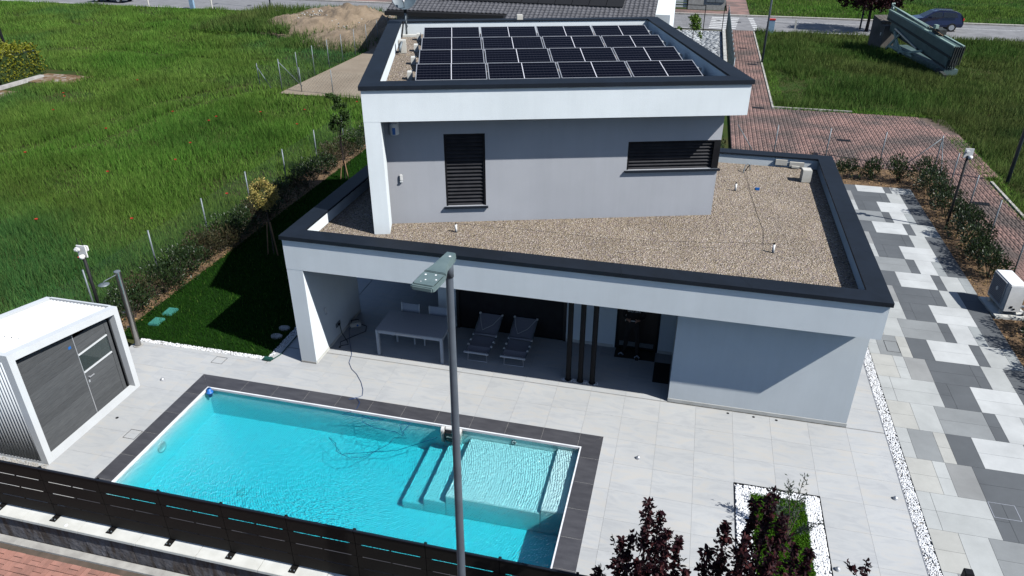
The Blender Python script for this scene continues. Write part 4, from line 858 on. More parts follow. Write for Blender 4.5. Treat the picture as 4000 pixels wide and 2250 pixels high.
slab_y(MB(), xb_ + .14, xf - .16, ya + .12, yb - .06, -.12, -.10).build('roof_liner', 'concrete', ph)
for i in range(8):
    x = xb_ + .3 + i * .17; y = 9.75; MB().lathe([(.012, 0), (.001, .006)], (x, y, zr(y) - .037), 8).build('screw', 'dark_metal', ph)
nr = 20; rw = (xf - .16 - xb_ - .14) / nr
for i in range(nr):
    x = xb_ + .14 + (i + .5) * rw
    MB().cyl((x, ya + .03, .07), (x, ya + .03, 2.52), rw * .46, n=12).build('side_rib', 'white_paint', ph, smooth=True)
MB().box(xb_ + .14, xf - .16, ya + .022, ya + .06, .06, 2.53).build('side_panel', 'white_plastic', ph); MB().box(xb_ + .14, xf - .16, ya, ya + .1, 0, .06).build('side_sill', 'white_paint', ph)
MB().box(xb_ + .02, xb_ + .06, ya + .14, yb - .14, 0, 2.0).build('back_panel', 'white_plastic', ph); MB().box(xb_ + .14, xf - .25, yb - .08, yb - .02, 0, 2.03).build('far_panel', 'wood_grey', ph)
XW = -12.21
def planks(y0, y1, zlo, zhi=None):
    n = 16; hgt = 2.62 / n
    for i in range(n):
        z0, z1 = i * hgt + .003 + .05, (i + 1) * hgt - .003 + .05
        za, zb2 = zr(y0) - .165, zr(y1) - .165
        if z0 > max(za, zb2): continue
        poly = [(XW - .03, y0), (XW, y0), (XW, y1), (XW - .03, y1)]
        if z1 <= min(za, zb2): MB().prism(poly, z0, z1).build('plank', 'wood_grey', ph)
        else:
            # clip the plank under the sloping beam
            yc = y0 + (za - z0) / max(1e-6, za - zb2) * (y1 - y0) if zb2 < z0 else y1
            yc = min(y1, yc); zt0 = min(z1, za); zt1 = min(z1, max(z0 + .001, za + (zb2 - za) * (yc - y0) / (y1 - y0)))
            if yc - y0 > .05: MB().prism([(XW - .03, y0), (XW, y0), (XW, yc), (XW - .03, yc)], z0, [zt0, zt0, zt1, zt1]).build('plank', 'wood_grey', ph)
planks(ya + .14, 10.585, 0)
MB().box(XW - .002, XW + .006, 10.585, 10.60, .06, 2.12).build('door_gap_strip', 'alu', ph)
dw = MB().box(XW - .04, XW - .012, 10.60, 11.46, .06, 1.12).box(XW - .04, XW - .012, 10.60, 11.46, 1.63, 2.02).build('door', 'wood_grey', ph)
for i in range(14):
    z0 = .06 + i * .147; z1 = z0 + .141
    if z1 < 1.12 or (z0 > 1.6 and z1 < 2.05): MB().box(XW - .012, XW, 10.602, 11.46, z0, z1).build('plank', 'wood_grey', dw)
MB().box(XW - .025, XW - .015, 10.60, 11.46, 1.12, 1.63).build('pane', 'door_glass', dw)
MB().box(XW - .012, XW + .008, 10.60, 11.46, 1.13, 1.165).build('bar', 'white_paint', dw); MB().box(XW - .012, XW + .008, 10.60, 11.46, 1.585, 1.62).build('bar', 'white_paint', dw)
MB().box(XW, XW + .03, 10.66, 10.69, .98, 1.01).box(XW + .03, XW + .045, 10.66, 10.80, .98, 1.005).build('handle', 'alu', dw)
MB().box(XW + .001, XW + .008, 10.64, 10.68, .86, .92).build('lock', 'alu', dw)
MB().box(XW - .03, XW + .005, 11.465, 11.56, .05, 2.05).build('door_post', 'wood_grey', ph)
MB().box(XW, xf - .165, yb - .155, yb - .142, .1, 2.0).build('side_lining', 'wood_grey', ph)
MB().box(XW + .0, XW + .006, 10.42, 10.49, 1.86, 1.92).build('maker_plate', 'blue_plastic', ph)
MB().box(XW - .5, XW - .45, 10.4, 11.6, .06, 2.0).build('inner_wall', 'wood_brown', ph)
tag(pebbles('shed_pebbles', scatter(-13.9, -12.0, 8.72, 8.93, 900, .01), .02, 'kerb_stone'), 'grey pebbles along the pool house side by the fence', 'pebbles')

# shower, camera lamp posts
sw = thing('garden_shower', 'tall brushed steel garden shower column with side head', 'shower', (-13.24, 13.28, 0))
MB().cyl((-13.24, 13.28, .004), (-13.24, 13.28, 2.15), .075, n=24).build('column', 'steel', sw, smooth=False)
MB().lathe([(.12, 0), (.12, .012), (.076, .014)], (-13.24, 13.28, .002), 24).build('base_plate', 'concrete', sw)
MB().lathe([(.077, 0), (.077, .02), (.001, .03)], (-13.24, 13.28, 2.15), 24).build('cap', 'galv', sw)
MB().tube([(-13.24, 13.22, 2.10), (-13.30, 12.87, 2.09), (-13.31, 12.85, 2.04)], .011).build('arm', 'galv', sw); MB().lathe([(.001, .02), (.02, .02), (.13, .006), (.13, 0), (.001, -.002)], (-13.31, 12.85, 2.01), 22).build('shower_head', 'galv', sw, smooth=True)
for z in (1.0, .58): MB().cyl((-13.31, 13.25, z), (-13.36, 13.23, z), .02).cyl((-13.36, 13.23, z), (-13.37, 13.225, z), .032).build('knob', 'steel', sw)
def cam_lamp(x, y, h, lab):
    t = thing('camera_lamp_post', lab, 'lamp post', (x, y, 0), 0, 'black garden lamp posts with white cameras')
    MB().cyl((x, y, 0), (x, y, h - .12), .042, n=14).build('pole', 'black', t, smooth=True)
    MB().box(x - .13, x + .13, y - .015, y + .015, h - .2, h + .12).build('panel', 'white_plastic', t)
    MB().box(x - .14, x + .0, y - .13, y - .01, h - .02, h + .08).build('camera_box', 'white_plastic', t, bevel=.03)
    MB().lathe([(.001, .05), (.06, .04), (.075, 0), (.06, -.05), (.03, -.075), (.001, -.08)], (x + .05, y - .1, h - .14), 14).build('dome_camera', 'white_plastic', t, smooth=True)
    MB().lathe([(.032, -.07), (.028, -.085), (.001, -.09)], (x + .05, y - .1, h - .14), 12).build('lens', 'black', t)
    MB().box(x + .02, x + .15, y + .02, y + .1, h - .05, h + .1).build('flood_light', 'white_plastic', t, bevel=.02)
    for s in (-.08, .06): MB().cyl((x + s, y + .02, h + .1), (x + s, y + .02, h + .32), .008, n=6).build('antenna', 'black', t)
cam_lamp(-14.74, 13.88, 2.3, 'black lamp post with white cameras behind the pool house'); cam_lamp(9.10, 26.36, 2.77, 'black lamp post with white cameras between driveway bushes')

# ------------------------------------------------------------------ front boundary: clad wall, cap, panel fence
bw = thing('boundary_wall', 'low stone-clad boundary wall with pale cap along the street', 'wall', (-6, 7.7, -.5))
MB().box(-16.1, 3.4, 7.57, 7.84, -.56, .085).build('core', 'concrete', bw)
random.seed(3); x = -16.0
while x < 3.3:
    w = random.choice((.28, .42, .5, .6)); MB().prism([(x + .003, 7.57 - random.uniform(.012, .03)), (x + w - .003, 7.57 - random.uniform(.012, .03)), (x + w - .003, 7.569), (x + .003, 7.569)], -.53, .083).build('stone_slab', 'stone_clad', bw); x += w
for i in range(16): MB().box(-16.1 + i * 1.22 + .003, -16.1 + (i + 1) * 1.22 - .003, 7.47, 7.87, .088, .15).build('cap_stone', 'pale_concrete', bw, bevel=.004)
fn = thing('panel_fence', 'dark brown metal panel fence with thin slits on the boundary wall', 'fence', (-6, 7.69, .15))
pw = 1.22
for i in range(-3, 12):
    x0 = -10.62 + i * pw
    MB().box(x0 - .022, x0 + .022, 7.705, 7.745, .15, 1.34).build('post', 'fence_metal', fn)
    pl = MB().box(x0 - .06, x0 + .06, 7.56, 7.74, .15, .165).build('foot_plate', 'fence_metal', fn)
    for s in (-.035, .035): MB().cyl((x0 + s, 7.60, .165), (x0 + s, 7.60, .182), .012, n=6).build('bolt', 'galv', pl)
    if i == 11: break
    zs = [.20, .475, .755, 1.035, 1.33]
    pan = MB().box(x0 + .006, x0 + .10, 7.694, 7.704, .20, 1.33).box(x0 + pw - .10, x0 + pw - .006, 7.694, 7.704, .20, 1.33).box(x0 + pw / 2 - .015, x0 + pw / 2 + .015, 7.694, 7.704, .20, 1.33).build('panel', 'fence_metal', fn)
    for a, b in zip(zs, zs[1:]): MB().box(x0 + .006, x0 + pw - .006, 7.688, 7.693, a + .009, b - .009).build('board', 'fence_metal', pan)
    MB().box(x0 + .006, x0 + pw - .006, 7.668, 7.703, 1.332, 1.35).build('top_rail', 'coping_metal', pan)
tag(MB().lathe([(.035, 0), (.03, .004), (.001, .006)], (-10.3, 7.55, .151), 9).build('bird_dropping', 'bird_dropping'), 'white bird dropping on the pale wall cap', 'dropping')

# ------------------------------------------------------------------ foreground street lamp
lp = thing('street_lamp', 'tall grey street lamp with flat green-grey head before the pool', 'street lamp', (-2.46, 7.0, -.53))
MB().cyl((-2.475, 7.0, -.53), (-2.44, 7.0, 6.72), .067, .043, 24, False).build('pole', 'pole_grey', lp, smooth=True)
MB().cyl((-2.44, 7.0, 6.60), (-2.44, 7.0, 6.82), .05, n=16).build('collar', 'pole_grey', lp, smooth=True)
# head: leans out over the street, toward the camera and to the left
hd = Vector((-.10, -.995, 0)).normalized(); hr = Vector((hd.y, -hd.x, 0))
def HP(a, b, z): q = Vector((-2.44, 7.0, 6.80)) - hd * .07 + hd * a + hr * b; return (q.x, q.y, q.z + z)
outl = [(0, .05), (.02, .062), (.28, .075), (.40, .12), (.50, .145), (.74, .14), (.77, .12)]
def headmesh(out, z0, z1, inset=0):
    pts = [(a, b - inset) for a, b in out]; L_ = [HP(a, -b, 0) for a, b in pts] + [HP(a, b, 0) for a, b in reversed(pts)]
    n = len(L_); zt = lambda i: z1
    return MB().add([(p[0], p[1], p[2] + z0) for p in L_] + [(p[0], p[1], p[2] + z1) for p in L_], [tuple(range(n))[::-1], tuple(range(n, 2 * n))] + [(i, (i + 1) % n, n + (i + 1) % n, n + i) for i in range(n)])
def spigot():
    pts = [(-.01, .055, .075), (.12, .06, .075), (.30, .085, .06), (.44, .125, .045)]
    L_ = [HP(a, -b, z) for a, b, z in pts] + [HP(a, b, z) for a, b, z in reversed(pts)]; B_ = [HP(a, -b * 1.1, 0) for a, b, z in pts] + [HP(a, b * 1.1, 0) for a, b, z in reversed(pts)]
    n = len(L_); return MB().add(B_ + L_, [tuple(range(n))[::-1], (n, n + 1, n + 6, n + 7), (n + 1, n + 2, n + 5, n + 6), (n + 2, n + 3, n + 4, n + 5)] + [(i, (i + 1) % n, n + (i + 1) % n, n + i) for i in range(n)])
hd_o = headmesh(outl, -.03, .028).build('head', 'lamp_green_grey', lp, bevel=.012)
spigot().build('neck_cover', 'lamp_green_grey', lp, bevel=.008)
headmesh([(.46, .125), (.52, .128), (.72, .122), (.735, .11)], .0285, .04).build('lid', 'lamp_green_grey', lp, bevel=.006)
headmesh([(.46, .12), (.52, .125), (.72, .12), (.74, .1)], -.036, -.031).build('glass', 'door_glass', lp)
for a, b, z, r in ((.50, -.04, .0415, .012), (.52, .07, .0415, .013), (.60, -.09, .0415, .011), (.63, .02, .0415, .010), (.10, -.03, .077, .016), (.68, .05, .0415, .006)):
    q = HP(a, b, z); MB().lathe([(r, 0), (r * .8, .002), (.0005, .0025)], q, 9).build('bird_dropping', 'bird_dropping', lp)
# ------------------------------------------------------------------ wire fences
def wire_mesh(mb, a, b, z0, z1, sp, r):
    """diagonal wires between a and b (2D), each a thin three-sided rod"""
    a = Vector((*a, 0)); b = Vector((*b, 0)); L = (b - a).length; d = (b - a) / L; H = z1 - z0
    n = int((L + H) / sp)
    for s in (0, 1):
        for i in range(n):
            u = i * sp - (H if s == 0 else 0); p, q = (u, 0), (u + H, H)
            if s: p, q = (u, 0), (u - H, H)
            (x0, y0), (x1, y1) = p, q
            def clip(x, y, X, Y):
                if x < 0: y += (Y - y) * (0 - x) / (X - x); x = 0
                if x > L: y += (Y - y) * (L - x) / (X - x); x = L
                return x, y
            if max(x0, x1) <= 0.01 or min(x0, x1) >= L - .01: continue
            c0 = clip(x0, y0, x1, y1); c1 = clip(x1, y1, x0, y0)
            mb.cyl(a + d * c0[0] + Vector((0, 0, z0 + c0[1])), a + d * c1[0] + Vector((0, 0, z0 + c1[1])), r, n=3, cap=False)
def wire_fence(name, lab, pts, h, posts, sp, r, pr=.024, z=-.1, braces=(), top=True):
    f = thing(name, lab, 'fence', (*pts[0], 0))
    m = MB()
    for a, b in zip(pts, pts[1:]): wire_mesh(m, a, b, 0.02, h - .03, sp, r)
    m.build('wire_mesh', 'wire_green', f, kind='stuff')
    for (x, y) in posts: MB().cyl((x, y, z), (x, y, h + .04), pr, n=8).build('post', 'galv', f, smooth=True)
    for a, b in braces: MB().cyl(a, b, pr * .85, n=8).build('brace', 'galv', f, smooth=True)
    return f
pm('wire_green', (.035, .06, .05), (.03, .05, .045), rough=.6)
wire_fence('wire_fence', 'green-grey wire fence on steel posts behind the laurel hedge at left', [(-15.25, 11.5), (-15.25, 31)], 1.46, [(-15.25, 11.57 + 2.63 * i) for i in range(8)], .085, .0014)
wire_fence('wire_fence', 'chain-link fence on steel posts along the brick turning area', [(2.0, 32.4), (10.08, 32.4), (10.08, 12)], 1.56, [(3.7, 32.4), (5.8, 32.4), (7.96, 32.4), (10.08, 32.4), (10.08, 30.1), (10.08, 27.65), (10.08, 25.24), (10.08, 22.8), (10.08, 20.4), (10.08, 18.0), (10.08, 15.6)], .075, .0012,
           braces=[((10.08, 32.4, 1.5), (8.7, 32.4, .0)), ((10.08, 32.4, 1.5), (10.08, 31.1, .0)), ((2.05, 32.4, 1.5), (3.1, 32.4, 0))])
wire_fence('wire_fence', 'tall wire fence round the bare dirt plot behind', [(-23.3, 38.7), (-23.3, 58)], 1.72, [(-23.3, 38.8 + 2.05 * i) for i in range(10)], .2, .003, braces=[((-23.3, 38.8, 1.6), (-22.6, 39.9, 0))])
wire_fence('wire_fence', 'lower wire fence in front of the bare dirt plot', [(-25.0, 39.2), (-15.0, 38.0)], 1.3, [(-25.0, 39.25), (-22.07, 38.85), (-19.97, 38.6), (-17.8, 38.35)], .2, .003, braces=[((-25.0, 39.2, 1.2), (-24.2, 39.1, 0))])
wire_fence('mesh_fence', 'grey mesh fence on a pale kerb beside the brick footpath', [(2.08, 44), (2.08, 65.2)], 2.0, [(2.08, 44 + 1.5 * i) for i in range(15)], .12, .006, .03)
MB_k = MB().box(1.78, 2.0, 44, 65.2, -.1, .22).build('low_kerb_wall', 'pale_concrete'); tag(MB_k, 'low pale concrete kerb wall under the mesh fence by the footpath', 'wall')
gt = thing('wire_gate', 'tall wire mesh gate frame by the neighbour\'s yard', 'gate', (.2, 63.2, 0))
for x in (-3.9, .25, 1.7): MB().cyl((x, 63.4, 0), (x, 63.4, 2.2), .03, n=8).build('post', 'dark_metal', gt)
MB().bar((-3.9, 63.4, 2.18), (.25, 63.4, 2.18), .04, .05).build('top_rail', 'dark_metal', gt)
m = MB()
for i in range(38): m.cyl((-3.85 + i * .11, 63.4, .1), (-3.85 + i * .11, 63.4, 2.15), .006, n=3, cap=False)
m.build('bars', 'galv', gt, kind='stuff')

# ------------------------------------------------------------------ shrubs, hedges and trees
def bush(name, lab, cat, x, y, rx, ry, h, n, ls, mat, group=None, stem='bark', base=.0, parts=True, up=.35, hollow=.5):
    t = thing(name, lab, cat, (x, y, base), 0, group)
    # several leaning stems with leaf clumps round their ends
    k = max(5, int(n / 90)); C = []; m = MB()
    for i in range(k):
        a = RNG.uniform(0, 6.28); rr = math.sqrt(RNG.uniform(0, 1)); c = Vector((x + math.cos(a) * rx * rr * .75, y + math.sin(a) * ry * rr * .75, base + h * RNG.uniform(.35, .88) * (1 - .35 * rr)))
        C.append(c); m.tube([(x + math.cos(a) * rx * rr * .12, y + math.sin(a) * ry * rr * .12, base - .02), ((x + c.x) / 2, (y + c.y) / 2, base + h * .3), c], [.014, .010, .005], 5)
    m.build('stem', stem, t)
    per = n // k; Ps = []
    for c in C:
        d = unit(per); r = RNG.uniform(hollow, 1, (per, 1)) ** .6; q = d * r * np.array([rx * .48, ry * .48, h * .30]) + np.array(c); Ps.append(q)
    P = np.concatenate(Ps); P = P[P[:, 2] > base + .03]
    D = (P - np.array([x, y, base + h * .3])) * .8 + unit(len(P)) * .6 * h * .5 + np.array([0, 0, up * h])
    V, F = leaves(P, D, ls * RNG.uniform(.6, 1.25, len(P)), ls * .45 * RNG.uniform(.7, 1.2, len(P)))
    npmesh('foliage', V, F, mat, t); return t
ORD = 'first second third fourth fifth sixth seventh eighth ninth tenth eleventh twelfth thirteenth fourteenth fifteenth sixteenth seventeenth eighteenth nineteenth twentieth'.split() + ['twenty-' + w for w in 'first second third fourth fifth sixth seventh'.split()]
yy = 13.75; i = 0
while yy < 31:
    s = RNG.uniform(.85, 1.15); dry = RNG.uniform() < .3
    bush('laurel_bush', '%s laurel, %s bush of the left hedge counted from the pool house' % ('brownish' if dry else 'dark green', ORD[i]), 'bush', -14.42 + RNG.uniform(-.10, .10), yy, .68 * s, .56 * s, 1.02 * s, int((1250 if yy < 22 else 800) * s), .088, 'laurel_dry' if dry else 'laurel', 'laurel bushes of the left hedge'); yy += .72 + (.1 if yy > 22 else 0); i += 1
for i, (x, y, s) in enumerate(((6.45, 30.9, .8), (7.5, 31.0, .78), (8.5, 31.1, .95), (9.3, 30.7, 1.1), (9.35, 29.7, 1.05), (9.4, 28.6, .95), (9.35, 27.6, 1.0), (9.5, 26.4, .95), (9.45, 25.4, 1.0), (9.4, 24.5, .95), (9.4, 23.6, 1.0), (9.42, 22.7, .95), (9.75, 19.55, 1.0), (9.5, 18.4, 1.05), (9.5, 17.2, 1.0), (9.55, 16.0, 1.0))):
    bush('laurel_bush', 'leafy laurel, %s bush round the driveway edge counted from the house end' % ORD[i], 'bush', x, y, .58 * s, .58 * s, 1.12 * s, int(950 * s), .10, 'laurel', 'laurel bushes along the driveway')
for i, (x, y) in enumerate(((3.0, 31.9), (4.1, 31.8), (5.1, 31.9))): bush('young_shrub', 'small thin shrub at the far fence, %s from the house corner' % ['first', 'second', 'third'][i], 'shrub', x, y, .35, .35, .6, 160, .09, 'laurel_dry', 'young shrubs at the far fence')
bush('laurel_bush', 'tall dark laurel beside the upper storey corner at the back', 'bush', 1.0, 31.2, .5, .5, 1.6, 700, .1, 'laurel')
def tree(name, lab, x, y, h, stemh, crowns, n, ls, lmat, bmat='bark', r=.05, group=None, base=-.05, stakes=0):
    t = thing(name, lab, 'tree', (x, y, base), 0, group)
    m = MB(); m.tube([(x, y, base), (x + .02, y, base + stemh * .5), (x - .01, y + .01, base + stemh), (x + .02, y, base + h * .8)], [r, r * .85, r * .7, r * .25], 8)
    Ps = []
    for (cx, cy, cz, rx, ry, rz) in crowns:
        c = np.array([x + cx, y + cy, base + cz]); m.tube([(x, y, base + min(stemh, cz) * .95), ((x * 1.3 + c[0] * .7) / 2, (y * 1.3 + c[1] * .7) / 2, base + (stemh + cz) / 2), tuple(c)], [r * .5, r * .35, r * .12], 5)
        k = int(n * rx * ry * rz / sum(q[3] * q[4] * q[5] for q in crowns)); nb = max(3, k // 60)
        B = unit(nb) * RNG.uniform(.3, 1, (nb, 1)) ** .5 * np.array([rx, ry, rz]) + c
        for b in B: Ps.append(b + unit(k // nb) * RNG.uniform(.2, 1, (k // nb, 1)) * min(rx, ry, rz) * .42)
    m.build('trunk', bmat, t); P = np.concatenate(Ps)
    D = unit(len(P)) + np.array([0, 0, .2]); V, F = leaves(P, D, ls * RNG.uniform(.7, 1.3, len(P)), ls * .6 * RNG.uniform(.7, 1.2, len(P)))
    npmesh('crown', V, F, lmat, t)
    for s in range(stakes): MB().bar((x + (-.16, .2)[s], y - .1, base), (x + (-.05, .06)[s], y - .02, base + stemh * .75), .035, .035).build('stake', 'stake', t)
    return t
tree('topiary_tree', 'small golden-leaved topiary tree with a round head on a bare stem', -12.62, 19.05, 2.5, 1.55, [(0, 0, 2.08, .40, .40, .46)], 2600, .06, 'yellow_leaf', r=.022, stakes=2)
tree('young_tree', 'slim staked young tree with sparse dark leaves beside the hedge', -13.35, 26.0, 3.3, 1.1, [(-.12, 0, 3.3, .24, .24, .45), (.08, .05, 2.6, .36, .36, .45), (-.2, 0, 2.25, .27, .27, .3), (.34, 0, 1.85, .28, .28, .25), (.1, 0, 3.0, .27, .27, .3)], 2000, .09, 'tree_leaf', 'bark_dark', r=.03, stakes=2)
tree('young_tree', 'bright green young tree in the neighbour\'s paved yard', -.45, 59.0, 2.4, .8, [(0, 0, 1.5, .55, .55, .6), (.1, 0, 2.1, .4, .4, .4), (-.9, 0, 1.2, .28, .28, .2), (.6, -.2, .75, .3, .3, .25)], 900, .16, 'bright_leaf', r=.03)
tree('purple_tree', 'round purple-leaved street tree beside the far road', 13.3, 68.3, 5.2, 1.7, [(0, 0, 3.2, 2.6, 2.4, 1.5), (-1.6, 0, 2.6, 1.5, 1.4, .75), (1.9, 0, 2.6, 1.6, 1.4, .75), (0, 0, 4.4, 1.6, 1.6, .9)], 9000, .20, 'purple_leaf', 'bark_dark', r=.14)
# purple plum in the foreground: a fan of upright leaders thick with leaves
pt = thing('purple_plum_tree', 'large purple-leaved plum tree in front of the pebble bed', 'tree', (1.15, 6.85, -.53))
tm = MB(); tm.tube([(1.15, 6.85, -.53), (1.18, 6.87, .4), (1.12, 6.85, 1.2)], [.085, .075, .065], 10)
tips = [((.07, 7.0, 3.72), 1), ((.22, 7.05, 3.55), .9), ((.33, 6.8, 3.52), .8), ((-.22, 6.95, 3.05), .75), ((-.12, 7.1, 2.95), .6), ((-.48, 7.0, 2.38), .8), ((.48, 7.0, 3.2), .8), ((.62, 6.8, 2.85), .9), ((.02, 6.7, 3.0), 1),
        ((1.02, 7.0, 3.62), 1.1), ((1.30, 7.05, 4.00), 1), ((1.46, 7.0, 4.22), .9), ((1.62, 6.9, 3.95), 1), ((1.22, 6.75, 3.7), 1), ((.86, 7.0, 3.1), 1), ((1.85, 7.0, 3.45), .9), ((2.02, 7.0, 3.42), .8), ((1.55, 6.7, 3.5), 1), ((2.0, 6.85, 3.0), .9), ((2.68, 7.0, 3.36), .45), ((2.35, 6.9, 2.9), .8), ((1.2, 6.6, 3.2), 1), ((.3, 6.6, 2.6), 1), ((.75, 6.6, 2.5), 1), ((1.75, 6.6, 2.7), 1)]
Ps, Ds = [], []
for (tx, ty, tz), dn in tips:
    T3 = np.array([tx, ty, tz]); B3 = np.array([1.12 + (tx - 1.12) * .25, 6.85 + (ty - 6.85) * .3, 1.15]); bow = np.array([(tx - 1.12) * .28, 0, -.18])
    pts = [B3 * (1 - s) + T3 * s + bow * math.sin(math.pi * s) for s in np.linspace(0, 1, 9)]
    tm.tube([tuple(p) for p in pts], [.03 * (1 - .9 * s) + .003 for s in np.linspace(0, 1, 9)], 6)
    nl_ = int(500 * dn)
    s = 1 - RNG.uniform(0, 1, nl_) ** 1.15 * .62; idx = s * 8; i0 = np.clip(idx.astype(int), 0, 7); fr = (idx - i0)[:, None]; PA = np.array(pts)
    base = PA[i0] * (1 - fr) + PA[i0 + 1] * fr
    rad = ((.04 + .29 * (1 - s)) * (.75 + .55 * np.sin(s * 23 + tx * 9 + ty * 5)))[:, None] * (0.9 + .2 * dn)
    off = unit(nl_) * RNG.uniform(.15, 1, (nl_, 1)) * rad
    Ps.append(base + off); Ds.append(off * 1.2 + unit(nl_) * .10 + np.array([0, 0, -.015]))
    for q in range(8):                                     # side twigs
        s0 = RNG.uniform(.45, .95); j = int(s0 * 8); p0 = PA[min(j, 8)]; d = unit(1)[0]; d[2] = abs(d[2]) * .8 + .25; d /= np.linalg.norm(d); ln = RNG.uniform(.18, .48) * (1.3 - s0 * .6)
        tm.tube([tuple(p0), tuple(p0 + d * ln * .5 + np.array([0, 0, .01])), tuple(p0 + d * ln)], [.006, .004, .002], 4)
        kk = 17; u = RNG.uniform(.15, 1.02, (kk, 1)); Ps.append(p0 + d * ln * u + unit(kk) * .012); Ds.append(d * .5 + unit(kk))
tm.build('trunk', 'bark_dark', pt)
P = np.concatenate(Ps); D = np.concatenate(Ds); n = len(P)
D /= np.linalg.norm(D, axis=1, keepdims=True); Rr = np.cross(D, unit(n)); Rr /= np.linalg.norm(Rr, axis=1, keepdims=True); Uu = np.cross(Rr, D); L_ = RNG.uniform(.045, .09, (n, 1)); W_ = L_ * RNG.uniform(.5, .66, (n, 1))
V = np.stack([P, P + D * L_ * .3 - Rr * W_ * .42 + Uu * W_ * .16, P + D * L_ * .66 - Rr * W_ * .40 + Uu * W_ * .13, P + D * L_ - Uu * L_ * .12, P + D * L_ * .66 + Rr * W_ * .40 + Uu * W_ * .13, P + D * L_ * .3 + Rr * W_ * .42 + Uu * W_ * .16, P + D * L_ * .5 - Uu * L_ * .02], 1).reshape(-1, 3)
ii = np.arange(n)[:, None] * 7; F = np.concatenate([ii + np.array([[6, a, b]]) for a, b in ((0, 1), (1, 2), (2, 3), (3, 4), (4, 5), (5, 0))][0:6], 0)[:, ::-1]
npmesh('leaves', V, F, 'purple_leaf', pt)
# small olive in the bed, with its shadow on the tiles
ol = thing('olive_plant', 'thin grey-green olive plant standing in the pebble-framed bed', 'plant', (2.62, 10.55, 0))
om = MB(); Ps = []; Ds = []
for q in range(9):
    d = unit(1)[0]; d[2] = abs(d[2]) + 1.4; d /= np.linalg.norm(d); ln = RNG.uniform(.8, 1.25); p0 = np.array([2.62, 10.55, 0]); p1 = p0 + d * ln + np.array([.05, .12, 0]); om.tube([tuple(p0), tuple((p0 + p1) / 2 + unit(1)[0] * .04), tuple(p1)], [.010, .007, .003], 5)
    u = RNG.uniform(.35, 1, (60, 1)); Ps.append(p0 + (p1 - p0) * u + unit(60) * .05); Ds.append(d + unit(60) * .9)
om.build('stem', 'bark', ol); P = np.concatenate(Ps); V, F = leaves(P, np.concatenate(Ds), RNG.uniform(.05, .10, len(P)), .024); npmesh('foliage', V, F, 'olive_leaf', ol)
# clipped golden hedge and its kerb, far left
gh = thing('golden_hedge', 'clipped yellow-green hedge block at the left edge', 'hedge', (-42, 38.2, 0))
P = []
for (x0, x1, y0, y1) in ((-47, -40.3, 36.0, 39.6),):
    n = 16000; q = np.stack([RNG.uniform(x0, x1, n), RNG.uniform(y0, y1, n), RNG.uniform(0, 1.75, n)], 1)
    e = np.minimum.reduce([x1 - q[:, 0], q[:, 0] - x0, q[:, 1] - y0, y1 - q[:, 1], 1.75 - q[:, 2]]); P.append(q[e < .35] + unit((e < .35).sum()) * .06)
P = np.concatenate(P); V, F = leaves(P, unit(len(P)) + np.array([.2, -.2, .5]), RNG.uniform(.1, .2, len(P)), .1); npmesh('foliage', V, F, 'gold_leaf', gh)
MB().box(-46.9, -40.5, 36.2, 39.4, -.1, 1.35).build('core', 'laurel', gh)
tag(MB().box(-60, -39.6, 35.0, 35.35, -.12, .12).box(-39.9, -39.6, 35.35, 38.5, -.12, .06).build('garden_kerb', 'concrete'), 'pale concrete garden kerb before the golden hedge', 'kerb')
struct('gravel_verge', MB().box(-60, -38.0, 33.2, 35.0, -.12, -.06).box(-40.2, -36.8, 37.2, 39.4, -.12, -.07), 'heap')
lf = thing('metal_arch', 'dark metal tube arch showing above the golden hedge', 'arch', (-45.4, 41.6, 0)); MB().tube([(-47.8, 41.6, 0), (-47.8, 41.6, 2.4), (-45.5, 41.6, 2.4), (-45.3, 41.6, 2.2), (-45.2, 41.6, 0)], .09, 8).build('tube', 'dark_metal', lf)

# ------------------------------------------------------------------ bare plot, dirt heap, meadows
struct('dirt_plot', rect(MB(), -23.2, -9.8, 38.2, 62, -.05).add([(-23.2, 38.9, -.052), (-15, 37.9, -.052), (-15, 38.3, -.052), (-23.2, 39.3, -.052)], [(0, 1, 2, 3)]), 'sand')
def heap(name, cx, cy, rx, ry, h, lab):
    n = 44; V_ = []; F_ = []
    for j in range(n + 1):
        for i in range(n + 1):
            u, v = i / n * 2 - 1, j / n * 2 - 1; r = math.hypot(u, v); f = max(0, 1 - r * r) ** .8
            z = h * f * (1 + .35 * math.sin(5 * u + 2 * v) * math.cos(4 * v - u)) + RNG.normal() * .10 * f * h - .13
            V_.append((cx + u * rx, cy + v * ry, z))
    for j in range(n):
        for i in range(n): a = j * (n + 1) + i; F_.append((a, a + 1, a + n + 2, a + n + 1))
    o = MB().add(V_, F_).build(name, 'dirt', smooth=True); o['kind'] = 'structure'; return o
heap('dirt_heap', -30.0, 60.0, 6.5, 6.0, 1.35, ''); heap('dirt_bank', -26.0, 57.5, 5.0, 7.0, .9, '')
P = np.concatenate([scatter(-33, -24, 54.5, 65, 2.0, 0)]); 
P[:, 2] = -.14 + 1.3 * np.clip(1 - ((P[:, 0] + 30) / 6.5) ** 2 - ((P[:, 1] - 60) / 6) ** 2, 0, 1) ** .8; tag(pebbles('rubble', P, .09, 'concrete'), 'pale rubble stones lying on the dirt heap', 'rubble')
def inplot(x, y): return (x > -23.2) & (y > 38.2) & (x < 2)
def lumpy(x, y): return (np.sin(x * .9 + 1.3 * np.sin(y * .6)) * np.cos(y * .8 + np.sin(x * .5)) + 1) / 2
